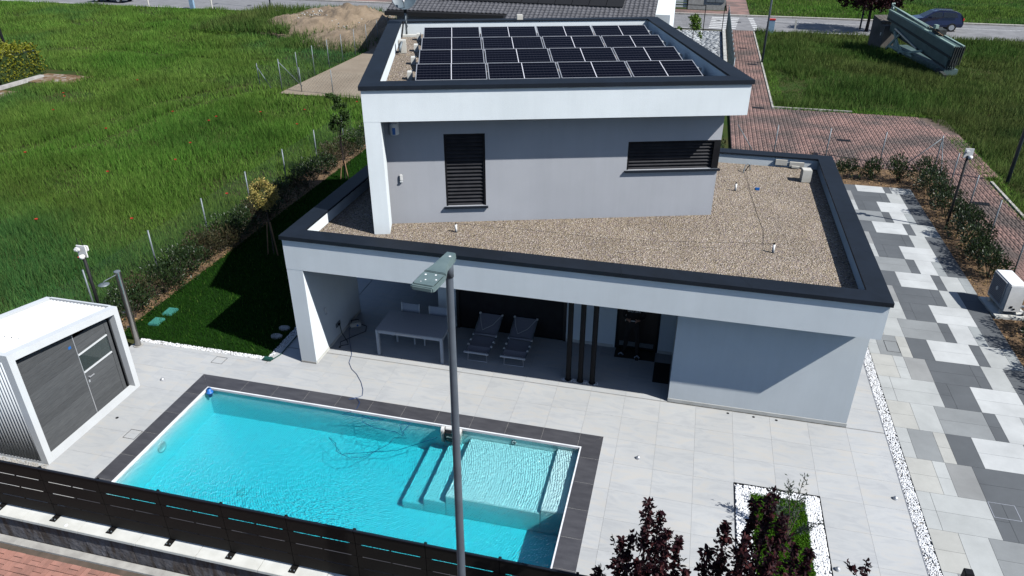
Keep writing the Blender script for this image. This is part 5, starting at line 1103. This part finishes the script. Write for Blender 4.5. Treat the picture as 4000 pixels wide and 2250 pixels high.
def meadow(x0, x1, y0, y1, dens, hm, w, mask=None):
    P = scatter(x0, x1, y0, y1, dens, -.12, mask); hh = hm * (.40 + .80 * lumpy(P[:, 0], P[:, 1]))
    x, y = P[:, 0], P[:, 1]; tr = np.minimum(np.abs(x + 27 - .45 * (y - 30) - 1.5 * np.sin(y * .3)), np.abs(y - 47 - .12 * (x + 30) - 1.2 * np.sin(x * .25))); tr = np.minimum(tr, np.abs(x + 29 - .45 * (y - 30) - 1.5 * np.sin(y * .3)))
    hh = np.where((tr < .45) & (x < 0), hh * .3, hh); thin = (np.sin(x * .37 + 2 * np.sin(y * .21)) * np.sin(y * .43 + np.cos(x * .3)) > .72); keep = ~(thin & (RNG.uniform(size=len(x)) < .6))
    return P[keep], hh[keep], np.full(keep.sum(), w)
def lmask(x, y): return (x < -15.2) & ~inplot(x, y) & ~((x < -38.0) & (y > 33.4) & (y < 40.5)) & ~((x < -37.0) & (y > 37.3) & (y < 39.3)) & ~(((x + 31) / 6.3) ** 2 + ((y - 60) / 5.8) ** 2 < .75) & ~((x > -30) & (y > 51) & (x < -20)) & (y < 66.2) & (y > (-x - 16) * .55 + 9 - (x > -18) * 2)
A_ = [meadow(-32, -15.2, 11, 22, 420, .50, .022, lmask), meadow(-46, -15.2, 22, 34, 260, .52, .030, lmask), meadow(-60, -12, 34, 48, 150, .50, .045, lmask), meadow(-82, -20, 48, 66.2, 95, .45, .065, lmask)]
P = np.concatenate([a[0] for a in A_]); Hh = np.concatenate([a[1] for a in A_]); Ww = np.concatenate([a[2] for a in A_])
tag(grass('meadow_grass', P, 0, Hh, Ww, 'meadow', .55), 'tall uneven meadow grass filling the field at left', 'grass')
def rmask(x, y):
    a = (x > 4.45) & (y > 41.75) & (y < 66.1); b = (x > 12.85 - np.clip(y - 38, 0, 3) * .3) & (y > 32) & (y <= 41.8) ; c = (x > 12.25) & (y > 14) & (y <= 32)
    return (a | b | c)
A_ = [meadow(12, 24, 15, 33, 230, .45, .03, rmask), meadow(11.5, 27, 33, 42, 210, .6, .035, rmask), meadow(4.4, 31, 41.7, 54, 150, .62, .045, rmask), meadow(4.4, 38, 54, 66.1, 110, .6, .055, rmask)]
P = np.concatenate([a[0] for a in A_]); Hh = np.concatenate([a[1] for a in A_]); Ww = np.concatenate([a[2] for a in A_])
bare = ((P[:, 0] - 5.2) / 1.3) ** 2 + ((P[:, 1] - 47) / 4.5) ** 2 < 1; Hh = np.where(bare, Hh * .25, Hh)
tag(grass('weed_field', P, 0, Hh, Ww, 'weeds', .7), 'rough tall weeds in the field right of the brick path', 'weeds')
P, Hh, Ww = meadow(4.3, 50, 74.6, 100, 55, .38, .07); tag(grass('far_grass', P, 0, Hh, Ww, 'meadow', .6), 'mown grass field beyond the far road', 'grass')
P = np.concatenate([scatter(-36, -24.5, 54, 66, 16, .2), scatter(-40, -31.5, 54, 66, 60, .25), scatter(-33, -28, 62, 66, 40, .3), scatter(-31, -23.4, 50, 56, 60, -.1)]); tag(grass('heap_weeds', P, .3, .8, .07, 'weeds', .6), 'dark weeds growing over the dirt heap', 'weeds')
# verge of flattened dry grass along the brick area
P = np.concatenate([scatter(4.4, 12.6, 41.3, 42.1, 260, -.04), scatter(11.9, 12.7, 22, 38, 160, -.04), scatter(4.3, 5.0, 43, 64, 120, -.04)]); tag(grass('verge_grass', P, .05, .22, .035, 'meadow', 1.4), 'short pale verge grass creeping over the brick kerb', 'grass')
# poppies
pp = thing('poppy', 'red poppy flower in the meadow grass', 'flower', (0, 0, 0), 0, 'red poppies in the meadow')
MB().lathe([(.001, 0), (.05, .015), (.07, .045)], (0, 0, .6), 8).build('petals', 'poppy_red', pp); MB().cyl((0, 0, -.1), (0, 0, .6), .006, n=4).build('stem', 'lawn_ground', pp)
first = True
for _ in range(26):
    y = RNG.uniform(15, 38); x = RNG.uniform(-34 + max(0, 20 - y), -15.8); o = pp if first else copy_tree(pp); first = False; o.location = (x, y, RNG.uniform(-.12, .05)); o.scale = (.85, .85, 1)

# ------------------------------------------------------------------ neighbour's house and yard
nb = thing('neighbour_house', 'neighbour\'s house with dark grey tiled roof and solar modules', 'house', (-11, 56, 0))
sl2 = .35
def zn(y): return 3.02 + (y - 49.4) * sl2
def rslab(x0, x1, y0, y1, t=.2): return MB().add([(x0, y0, zn(y0) - t), (x1, y0, zn(y0) - t), (x1, y1, zn(y1) - t), (x0, y1, zn(y1) - t), (x0, y0, zn(y0) - .03), (x1, y0, zn(y0) - .03), (x1, y1, zn(y1) - .03), (x0, y1, zn(y1) - .03)], [(0, 3, 2, 1), (4, 5, 6, 7), (0, 1, 5, 4), (1, 2, 6, 5), (2, 3, 7, 6), (3, 0, 4, 7)])
rf = rslab(-20.9, -12.6, 49.3, 60).build('roof', 'black', nb); rslab(-12.599, -2.9, 46.3, 60).build('roof', 'black', nb)
MB().box(-20.4, -12.5, 50.0, 60, -.1, 2.85).build('wall', 'wall_dark', nb); MB().box(-12.49, -3.4, 47.2, 60, -.1, 2.1).build('wall', 'plaster', nb); MB().box(-3.39, -2.0, 52.0, 60, -.1, 3.0).build('wall', 'plaster', nb)
def tile_mesh():
    n = 7; V_ = []; F_ = []
    for y, z in ((0, .035), (.37, .0)):
        for i in range(n): u = i / (n - 1); V_.append((u * .298, y, z + .04 * math.sin(math.pi * min(1, u * 1.45)) * (u < .69) + .0))
    for i in range(n - 1): F_.append((i, i + 1, n + i + 1, n + i))
    b = len(V_)
    V_ += [(v[0], v[1], v[2] - .035) for v in V_[:n]]; F_ += [(i + 1, i, b + i, b + i + 1) for i in range(n - 1)]
    return V_, F_
tv, tf = tile_mesh(); A = np.array(tv); sa = math.atan(sl2); Rm = np.array([[1, 0, 0], [0, math.cos(sa), -math.sin(sa)], [0, math.sin(sa), math.cos(sa)]]); A = A @ Rm.T
tme = bpy.data.meshes.new('roof_tile'); tme.from_pydata([tuple(v) for v in A], [], tf); tme.materials.append(M['roof_tile']); tme.shade_smooth()
cnt = 0; rest_V = []; rest_F = []; nrest = 0
FF = np.array(tf)
cells = []
for j in range(34):
    y = 46.4 + j * .33 * math.cos(sa)
    if y > 56: break
    for i in range(60):
        x = -20.85 + i * .3
        if x < -12.7 and y < 49.35: continue
        cells.append((x, y))
cells.sort(key=lambda c: abs(c[1] - 49.6)); 
for k, (x, y) in enumerate(cells):
    if k < 300:
        o = bpy.data.objects.new('roof_tile', tme); col.objects.link(o); o.parent = nb; o.matrix_basis = wm(nb).inverted() @ Matrix.Translation((x, y, zn(y) - .02))
    else: rest_V.append(A + np.array([x, y, zn(y) - .02])); rest_F.append(FF + nrest); nrest += len(A)
npmesh('roof_tiles', np.concatenate(rest_V), np.concatenate(rest_F), 'roof_tile', nb, 'stuff', True)
for i in range(11):
    x0 = -17.5 + i * 1.14; y0 = 50.9 - i * .02
    MB().add([(x0, y0, zn(y0) + .12), (x0 + 1.1, y0, zn(y0) + .12), (x0 + 1.1, y0 + 1.7, zn(y0 + 1.7) + .12), (x0, y0 + 1.7, zn(y0 + 1.7) + .12), (x0, y0, zn(y0) + .08), (x0 + 1.1, y0, zn(y0) + .08), (x0 + 1.1, y0 + 1.7, zn(y0 + 1.7) + .08), (x0, y0 + 1.7, zn(y0 + 1.7) + .08)],
             [(0, 1, 2, 3), (7, 6, 5, 4), (0, 4, 5, 1), (1, 5, 6, 2), (2, 6, 7, 3), (3, 7, 4, 0)]).build('solar_module', 'black', nb)
ch = MB().box(-4.75, -4.1, 46.9, 47.4, 1.9, 2.75).build('chimney', 'dark_metal', nb); MB().box(-5.0, -3.85, 46.7, 47.6, 2.75, 2.82).build('chimney_cap', 'dark_metal', ch)
MB().box(-20.95, -12.6, 49.2, 49.32, 2.72, 3.0).build('gutter', 'black', nb); MB().box(-2.95, -2.83, 46.3, 60, 2.0, 2.05).build('gutter', 'galv', nb)
# yard pavers between house and mesh fence
yd = struct('yard', MB().box(-2.8, 1.78, 44, 65.5, -.12, -.02), 'grout')
V_, F_ = [], []; n = 0
for j in range(70):
    y = 44 + j * .3; x = -2.7 - (j % 3) * .2
    while x < 1.7:
        w = random.choice((.3, .45, .6)); x2 = min(x + w, 1.76)
        V_ += [(x + .01, y + .01, .0), (x2 - .01, y + .01, .0), (x2 - .01, y + .29, .0), (x + .01, y + .29, .0), (x + .01, y + .01, -.03), (x2 - .01, y + .01, -.03), (x2 - .01, y + .29, -.03), (x + .01, y + .29, -.03)]
        F_ += [(n, n + 1, n + 2, n + 3), (n, n + 4, n + 5, n + 1), (n + 1, n + 5, n + 6, n + 2), (n + 2, n + 6, n + 7, n + 3), (n + 3, n + 7, n + 4, n)]; n += 8; x = x2
pm('yard_paver', (.42, .44, .45), (.34, .36, .37), ns=.8, rough=.85, isl=.28)
npmesh('paving_slabs', V_, F_, 'yard_paver', yd, 'stuff')
struct('entrance_path', MB().box(2.3, 4.3, 76.5, 100, -.12, .0).box(-8, 4.3, 74.25, 76.5, -.12, .02), 'brick_worn')
w_ = thing('gate_wall', 'grey rendered gate wall with meter cabinets across the road', 'wall', (0, 77, 0)); MB().box(-1.4, 2.1, 77.0, 77.3, 0, 1.9).build('wall', 'concrete', w_)
for x in (.3, 1.15): MB().box(x, x + .8, 76.93, 76.99, .7, 1.8).build('cabinet_door', 'galv', w_)
g2 = thing('sliding_gate', 'white slatted sliding gate across the road', 'gate', (-4, 77.2, 0))
for i in range(8): MB().box(-6.6, -1.5, 77.1, 77.15, .15 + i * .24, .30 + i * .24).build('slat', 'white_paint', g2)
for x in (-6.65, -4.1, -1.5): MB().box(x, x + .12, 77.0, 77.09, 0, 2.1).build('post', 'dark_metal', g2)

# ------------------------------------------------------------------ far street lamps, marker posts
def slamp(x, y, h, lab, r=.075):
    t = thing('street_lamp', lab, 'street lamp', (x, y, 0), 0, 'grey street lamps by the field'); MB().cyl((x, y, -.1), (x, y, h), r, r * .6, 14).build('pole', 'pole_grey', t, smooth=True)
    MB().box(x - .12, x + .12, y - .7, y + .06, h, h + .08).build('head', 'lamp_green_grey', t, bevel=.02); MB().cyl((x, y, h - .15), (x, y, h + .03), r * .75, n=12).build('collar', 'pole_grey', t)
slamp(4.3, 53.2, 7.5, 'dark street lamp pole beside the brick footpath'); slamp(12.96, 69.3, 7.5, 'dark street lamp pole beside the purple street tree'); slamp(12.75, 32.0, 7.5, 'grey street lamp pole at the right edge by the weeds')
slamp(-40.7, 67.9, 7.5, 'thin street lamp pole beyond the left meadow')
for i, (x, y, c) in enumerate(((-48.2, 66.3, 1), (-53.2, 66.4, 0), (-46.2, 66.5, 0), (5.6, 65.6, 1), (7.4, 65.4, 0))):
    t = thing('marker_post' if not c else 'utility_marker', ['blue and red utility marker by the far road at left', 'white marker post by the far road, leftmost', 'white marker post right of the blue marker', 'blue and red utility marker beside the crossing', 'short pale stake in the weeds near the crossing'][i], 'marker', (x, y, 0))
    if c: MB().box(x - .22, x + .22, y - .12, y + .12, -.1, .95).build('body', 'sign_blue', t); MB().box(x - .24, x + .24, y - .14, y + .14, .95, 1.05).build('cap', 'red_plastic', t)
    else: MB().box(x - .06, x + .06, y - .06, y + .06, -.1, 1.1).build('stake', 'offwhite', t)

# ------------------------------------------------------------------ folded tower crane lying in the weeds
cr_ = thing('folded_crane', 'folded green tower crane with concrete ballast standing in the weeds', 'crane', (14.0, 56, 0))
Ea = Vector((13.3, 59.6, 0)); Eb = Vector((15.5, 51.7, 0)); dcr = (Eb - Ea).normalized(); ncr = Vector((dcr.y, -dcr.x, 0))
if ncr.y > 0: ncr = -ncr                                         # towards the camera
def CP(a, b, z): q = Ea + dcr * a + ncr * b; return Vector((q.x, q.y, z))
def cbar(name, a0, z0, a1, z1, b, w, h_, mat): return MB().bar(CP(a0, b, z0), CP(a1, b, z1), w, h_).build(name, mat, cr_)
cbar('upper_girder', -.4, 2.40, 8.3, 1.50, .0, .7, .62, 'crane_green')
cbar('lower_girder', .3, 1.75, 8.0, .85, .05, .6, .55, 'crane_green')
cbar('base_beam', 1.6, .55, 8.1, .25, .0, .9, .35, 'crane_green')
cbar('girder_flange', -.4, 2.75, 8.3, 1.85, .30, .14, .08, 'crane_light'); cbar('girder_flange', -.4, 2.75, 8.3, 1.85, -.28, .12, .08, 'crane_light')
cbar('girder_seam', -.3, 2.2, 8.2, 1.2, .37, .03, .12, 'crane_dark'); cbar('girder_seam', .4, 1.42, 8.0, .54, .37, .03, .1, 'crane_dark')
for a0, z0, a1, z1 in ((.7, .3, 2.0, 1.45), (2.6, .35, 1.3, 1.55), (1.0, .55, 4.2, .5), (3.1, .45, 5.2, 1.0)): cbar('strut', a0, z0, a1, z1, .5, .12, .14, 'crane_light')
MB().prism([tuple(CP(1.5, .47, 0)[:2]), tuple(CP(2.8, .47, 0)[:2]), tuple(CP(2.8, .5, 0)[:2]), tuple(CP(1.5, .5, 0)[:2])], [.5, .45, .45, .5], [1.25, .6, .6, 1.25]).build('gusset_plate', 'crane_light', cr_)
for i in range(3): cbar('jib_rail', -.3, 2.85 + .09 * i, 4.6, 2.32 + .04 * i, -.2 + .2 * i, .06, .06, 'crane_light')
cbar('mast_head', -.7, 2.5, -.3, 3.2, .1, .10, .12, 'crane_light'); cbar('mast_head', -.2, 2.75, -.6, 3.15, .1, .10, .12, 'crane_light')
cbar('cable_drum', 5.2, 2.35, 6.0, 2.28, -.1, .5, .3, 'crane_dark'); cbar('pulley', 5.3, 2.55, 5.6, 2.55, .1, .2, .25, 'crane_light'); cbar('rod', 4.8, 2.5, 6.6, 2.2, .2, .04, .04, 'stake')
for i in range(5): cbar('end_rib', 8.28, 1.3 + .0, 8.36, 1.29, -.28 + i * .14, .05, 1.15, 'crane_dark')
for i in range(4): cbar('end_rib', 7.95, .55, 8.05, .54, -.2 + i * .15, .06, .9, 'crane_dark')
for i in range(4):
    b0 = -.55 + i * .29
    MB().prism([tuple(CP(-1.9, b0, 0)[:2]), tuple(CP(-.55, b0, 0)[:2]), tuple(CP(-.55, b0 + .27, 0)[:2]), tuple(CP(-1.9, b0 + .27, 0)[:2])], .0, [2.2, 1.95, 1.95, 2.2]).build('ballast_slab', 'ballast', cr_)
MB().prism([tuple(CP(-.5, -.5, 0)[:2]), tuple(CP(.1, -.5, 0)[:2]), tuple(CP(.1, .62, 0)[:2]), tuple(CP(-.5, .62, 0)[:2])], .25, 1.75).build('ballast_frame', 'ballast', cr_); MB().bar(CP(-.3, .64, 1.15), CP(-.2, .64, 1.15), .02, .2).build('label_plate', 'offwhite', cr_)
cbar('hydraulic_ram', 1.2, 1.75, 4.4, 1.0, .45, .08, .08, 'alu'); cbar('outrigger', 7.6, .3, 8.6, .1, .6, .2, .25, 'crane_dark')

# ------------------------------------------------------------------ parked car on the far road
car = thing('parked_car', 'dark blue hatchback car on the far road behind the crane', 'car', (18.75, 70.6, -.06))
cx, cy, cz = 16.55, 70.6, -.06                      # front bumper at left
prof = [(.0, .45), (.05, .75), (.25, .88), (1.15, 1.02), (1.95, 1.50), (2.35, 1.58), (3.4, 1.56), (3.9, 1.42), (4.18, 1.08), (4.25, .62), (4.2, .35), (.1, .28)]
def carbody(pr, wid, names, mat, taper=0):
    n = len(pr); V_ = []
    for s in (-1, 1):
        for (a, z) in pr: ins = taper * max(0, z - .98) * .42; V_.append((cx + a, cy + s * (wid - ins), cz + z))
    return MB().add(V_, [tuple(range(n)), tuple(range(n, 2 * n))[::-1]] + [(i, n + i, n + (i + 1) % n, (i + 1) % n) for i in range(n)]).build(names, mat, car, bevel=.05)
carbody(prof, .88, 'body', 'car_paint', 1)
for s in (-1, 1):
    y = cy + s * .80
    MB().add([(cx + 1.35, cy + s * .872, cz + 1.06), (cx + 2.55, cy + s * .872, cz + 1.08), (cx + 2.55, cy + s * .70, cz + 1.49), (cx + 2.0, cy + s * .70, cz + 1.46)], [(0, 1, 2, 3)]).build('side_window', 'car_glass', car)
    MB().add([(cx + 2.62, cy + s * .872, cz + 1.08), (cx + 3.75, cy + s * .872, cz + 1.10), (cx + 3.6, cy + s * .71, cz + 1.46), (cx + 2.62, cy + s * .70, cz + 1.49)], [(0, 1, 2, 3)]).build('side_window', 'car_glass', car)
    MB().box(cx + 1.55, cx + 1.75, cy + s * .98 - .08, cy + s * .98 + .08, cz + 1.02, cz + 1.16).build('mirror', 'car_paint', car, bevel=.03)
    MB().bar((cx + 2.1, cy + s * .62, cz + 1.62), (cx + 3.5, cy + s * .62, cz + 1.60), .04, .04).build('roof_rail', 'black', car)
    for a in (.82, 3.42):
        wl = MB().cyl((cx + a, cy + s * .70, cz + .33), (cx + a, cy + s * .90, cz + .33), .33, n=20).build('wheel', 'tyre', car); MB().cyl((cx + a, cy + s * .9, cz + .33), (cx + a, cy + s * .91, cz + .33), .21, n=14).build('rim', 'alu', wl)
    MB().box(cx + 4.12, cx + 4.26, cy + s * .70 - .13, cy + s * .70 + .13, cz + .85, cz + 1.05).build('tail_light', 'red_plastic', car, bevel=.02); MB().box(cx + .06, cx + .22, cy + s * .66 - .16, cy + s * .66 + .16, cz + .70, cz + .82).build('headlight', 'white_plastic', car, bevel=.02)
MB().add([(cx + 1.22, cy - .76, cz + 1.07), (cx + 1.22, cy + .76, cz + 1.07), (cx + 1.93, cy + .62, cz + 1.505), (cx + 1.93, cy - .62, cz + 1.505)], [(0, 1, 2, 3)]).build('windscreen', 'car_glass', car)

c2_ = copy_tree(car); c2_.location = (-58.9, 68.55, -.06); c2_['label'] = 'dark car on the far road at the top left edge'

# ------------------------------------------------------------------ person at the door, holding a controller
def person():
    X, Y = -.77, 15.86
    J = {'pel': (0, 0, .93, .135, .105), 'wst': (0, -.005, 1.10, .145, .11), 'chs': (0, -.01, 1.32, .165, .115), 'nkb': (0, 0, 1.47, .075, .07), 'nk': (0, -.01, 1.53, .055, .055), 'hd1': (0, -.02, 1.60, .072, .082), 'hd2': (0, -.025, 1.70, .080, .095), 'hd3': (0, -.02, 1.79, .055, .065), 'nose': (0, -.115, 1.67, .012, .012)}
    E_ = [('pel', 'wst'), ('wst', 'chs'), ('chs', 'nkb'), ('nkb', 'nk'), ('nk', 'hd1'), ('hd1', 'hd2'), ('hd2', 'hd3'), ('hd2', 'nose')]
    for s, q in ((-1, 'l'), (1, 'r')):
        ft = (-.20, .04) if s < 0 else (.17, -.02)
        J.update({'hip' + q: (s * .10, 0, .88, .095, .10), 'kne' + q: (s * .135, -.03, .49, .062, .065), 'ank' + q: (ft[0] * .9, ft[1] + .03, .09, .042, .045), 'hel' + q: (ft[0], ft[1], .055, .035, .03), 'toe' + q: (ft[0] + (.07 * s if s < 0 else .0), ft[1] - .15, .045, .042, .025),
                  'sho' + q: (s * .19, 0, 1.42, .066, .066), 'elb' + q: (s * .25, -.06, 1.17, .046, .046), 'wri' + q: (s * .125, -.27, 1.20, .028, .026), 'pal' + q: (s * .098, -.315, 1.215, .026, .020), 'ear' + q: (s * .088, -.01, 1.67, .012, .02)})
        E_ += [('pel', 'hip' + q), ('hip' + q, 'kne' + q), ('kne' + q, 'ank' + q), ('ank' + q, 'hel' + q), ('hel' + q, 'toe' + q), ('chs', 'sho' + q), ('sho' + q, 'elb' + q), ('elb' + q, 'wri' + q), ('wri' + q, 'pal' + q), ('hd2', 'ear' + q)]
        for f in range(4):
            a, b = 'f%d%s' % (f, q), 'g%d%s' % (f, q)
            J[a] = (s * (.080 - .002 * f), -.335 - .002 * f, 1.232 - f * .017, .0085, .0085); J[b] = (s * (.050 + .004 * f), -.350, 1.226 - f * .016, .0078, .0078); E_ += [('pal' + q, a), (a, b)]
        J['t' + q] = (s * .076, -.300, 1.243, .010, .010); J['u' + q] = (s * .050, -.315, 1.250, .009, .009); E_ += [('pal' + q, 't' + q), ('t' + q, 'u' + q)]
    names = list(J); ix = {k: i for i, k in enumerate(names)}
    me = bpy.data.meshes.new('person'); me.from_pydata([(J[k][0] + X, J[k][1] + Y, J[k][2]) for k in names], [(ix[a], ix[b]) for a, b in E_], []); me.update()
    o = bpy.data.objects.new('person_tmp', me); col.objects.link(o)
    md = o.modifiers.new('skin', 'SKIN'); md.use_smooth_shade = True
    for k in names:
        v = me.skin_vertices[0].data[ix[k]]; v.radius = (J[k][3], J[k][4]); v.use_root = (k == 'pel')
    o.modifiers.new('sub', 'SUBSURF').render_levels = 2; o.modifiers['sub'].levels = 2
    bpy.context.view_layer.update()
    m2 = bpy.data.meshes.new_from_object(o.evaluated_get(bpy.context.evaluated_depsgraph_get())); bpy.data.objects.remove(o)
    m2.materials.clear()
    for q in ('black_cloth', 'skin', 'textile_grey'): m2.materials.append(M[q])
    for p in m2.polygons:
        c = p.center; p.material_index = 1 if (c.z > 1.52 or (c.y < Y - .24 and c.z > 1.0)) else 0
    root = thing('person', 'person in black clothes at the entrance door, holding a controller', 'person', (X, Y, 0)); m2.transform(wm(root).inverted()); m2.shade_smooth()
    b = bpy.data.objects.new('body', m2); col.objects.link(b); b.parent = root
    hr_ = MB().lathe([(.001, .10), (.06, .085), (.09, .03), (.095, -.03), (.085, -.05)], (X, Y + .012, 1.745), 14); hr_.build('hair', 'bark_dark', root, smooth=True)
    for s, ft in ((-1, (-.20, .04)), (1, (.17, -.02))):
        dx = .07 * s if s < 0 else 0
        sd = MB().tube([(X + ft[0] - dx * .2, Y + ft[1] + .06, .025), (X + ft[0] + dx * .4, Y + ft[1] - .08, .025), (X + ft[0] + dx, Y + ft[1] - .19, .025)], [.045, .052, .042], 10).build('sandal', 'black', root)
        MB().tube([(X + ft[0] + dx * .6 - .055, Y + ft[1] - .10, .03), (X + ft[0] + dx * .6, Y + ft[1] - .11, .09), (X + ft[0] + dx * .6 + .055, Y + ft[1] - .10, .03)], .022, 8).build('strap', 'textile_white', sd)
    text_part('shirt_print', 'ONLY ARTI', .062, 'white_plastic', root, Matrix.Translation((X, Y - .145, 1.375)) @ Matrix.Rotation(math.pi / 2, 4, 'X'), .004)
    rc = thing('drone_controller', 'white drone remote controller held in the person\'s hands', 'controller', (X, Y - .34, 1.2))
    MB().box(X - .085, X + .085, Y - .345, Y - .315, 1.185, 1.222).build('case', 'white_plastic', rc, bevel=.01); MB().box(X - .06, X + .06, Y - .37, Y - .346, 1.20, 1.212).build('phone', 'black', rc)
    for s in (-1, 1): MB().cyl((X + s * .05, Y - .33, 1.222), (X + s * .05, Y - .33, 1.24), .006, n=6).build('stick', 'black', rc)
person()

# ------------------------------------------------------------------ heat pump unit on its slab
ac = thing('heat_pump_unit', 'white outdoor heat pump unit on a concrete slab by the driveway', 'heat pump', (9.15, 20.7, 0), .12)
Ta = Matrix.Translation((9.12, 20.72, 0)) @ Matrix.Rotation(.10, 4, 'Z')
MB(Ta).box(-.35, .55, -.60, .55, -.1, .06).build('base_slab', 'pale_concrete', ac, bevel=.01)
for x in (-.12, .22):
    for y in (-.34, .34): MB(Ta).lathe([(.075, 0), (.045, .11), (.001, .11)], (x, y, .06), 14).build('foot', 'offwhite', ac)
MB(Ta).box(-.17, .27, -.50, .50, .17, .98).build('casing', 'white_plastic', ac, bevel=.02)
MB(Ta).box(-.185, -.172, -.28, .44, .27, .93).build('fan_grille', 'textile_grey', ac, bevel=.03)
MB(Ta).box(-.19, -.17, -.30, -.28, .25, .95).box(-.19, -.17, .44, .46, .25, .95).box(-.19, -.17, -.28, .44, .93, .95).box(-.19, -.17, -.28, .44, .25, .27).build('grille_frame', 'white_paint', ac)
MB(Ta).cyl((-.187, .08, .6), (-.20, .08, .6), .06, n=16).build('fan_hub', 'white_paint', ac)
m = MB(Ta)
for i in range(14): m.box(-.189, -.186, -.27, .43, .30 + i * .045, .305 + i * .045)
m.build('grille_wire', 'offwhite', ac, kind='stuff')
MB(Ta).box(-.02, .04, -.512, -.501, .30, .36).box(.06, .12, -.512, -.501, .25, .29).build('valve_cover', 'dark_metal', ac)
MB(Ta).tube([(.25, -.45, .35), (.38, -.5, .35), (.42, -.5, .2), (.42, -.4, .02)], .045, 10).build('insulated_pipe', 'alu', ac, smooth=True)
tag(MB().box(5.31, 5.45, 9.94, 10.08, 0, .50).build('bollard_light', 'dark_metal', bevel=.01), 'dark bollard light at the bottom edge of the driveway', 'bollard')
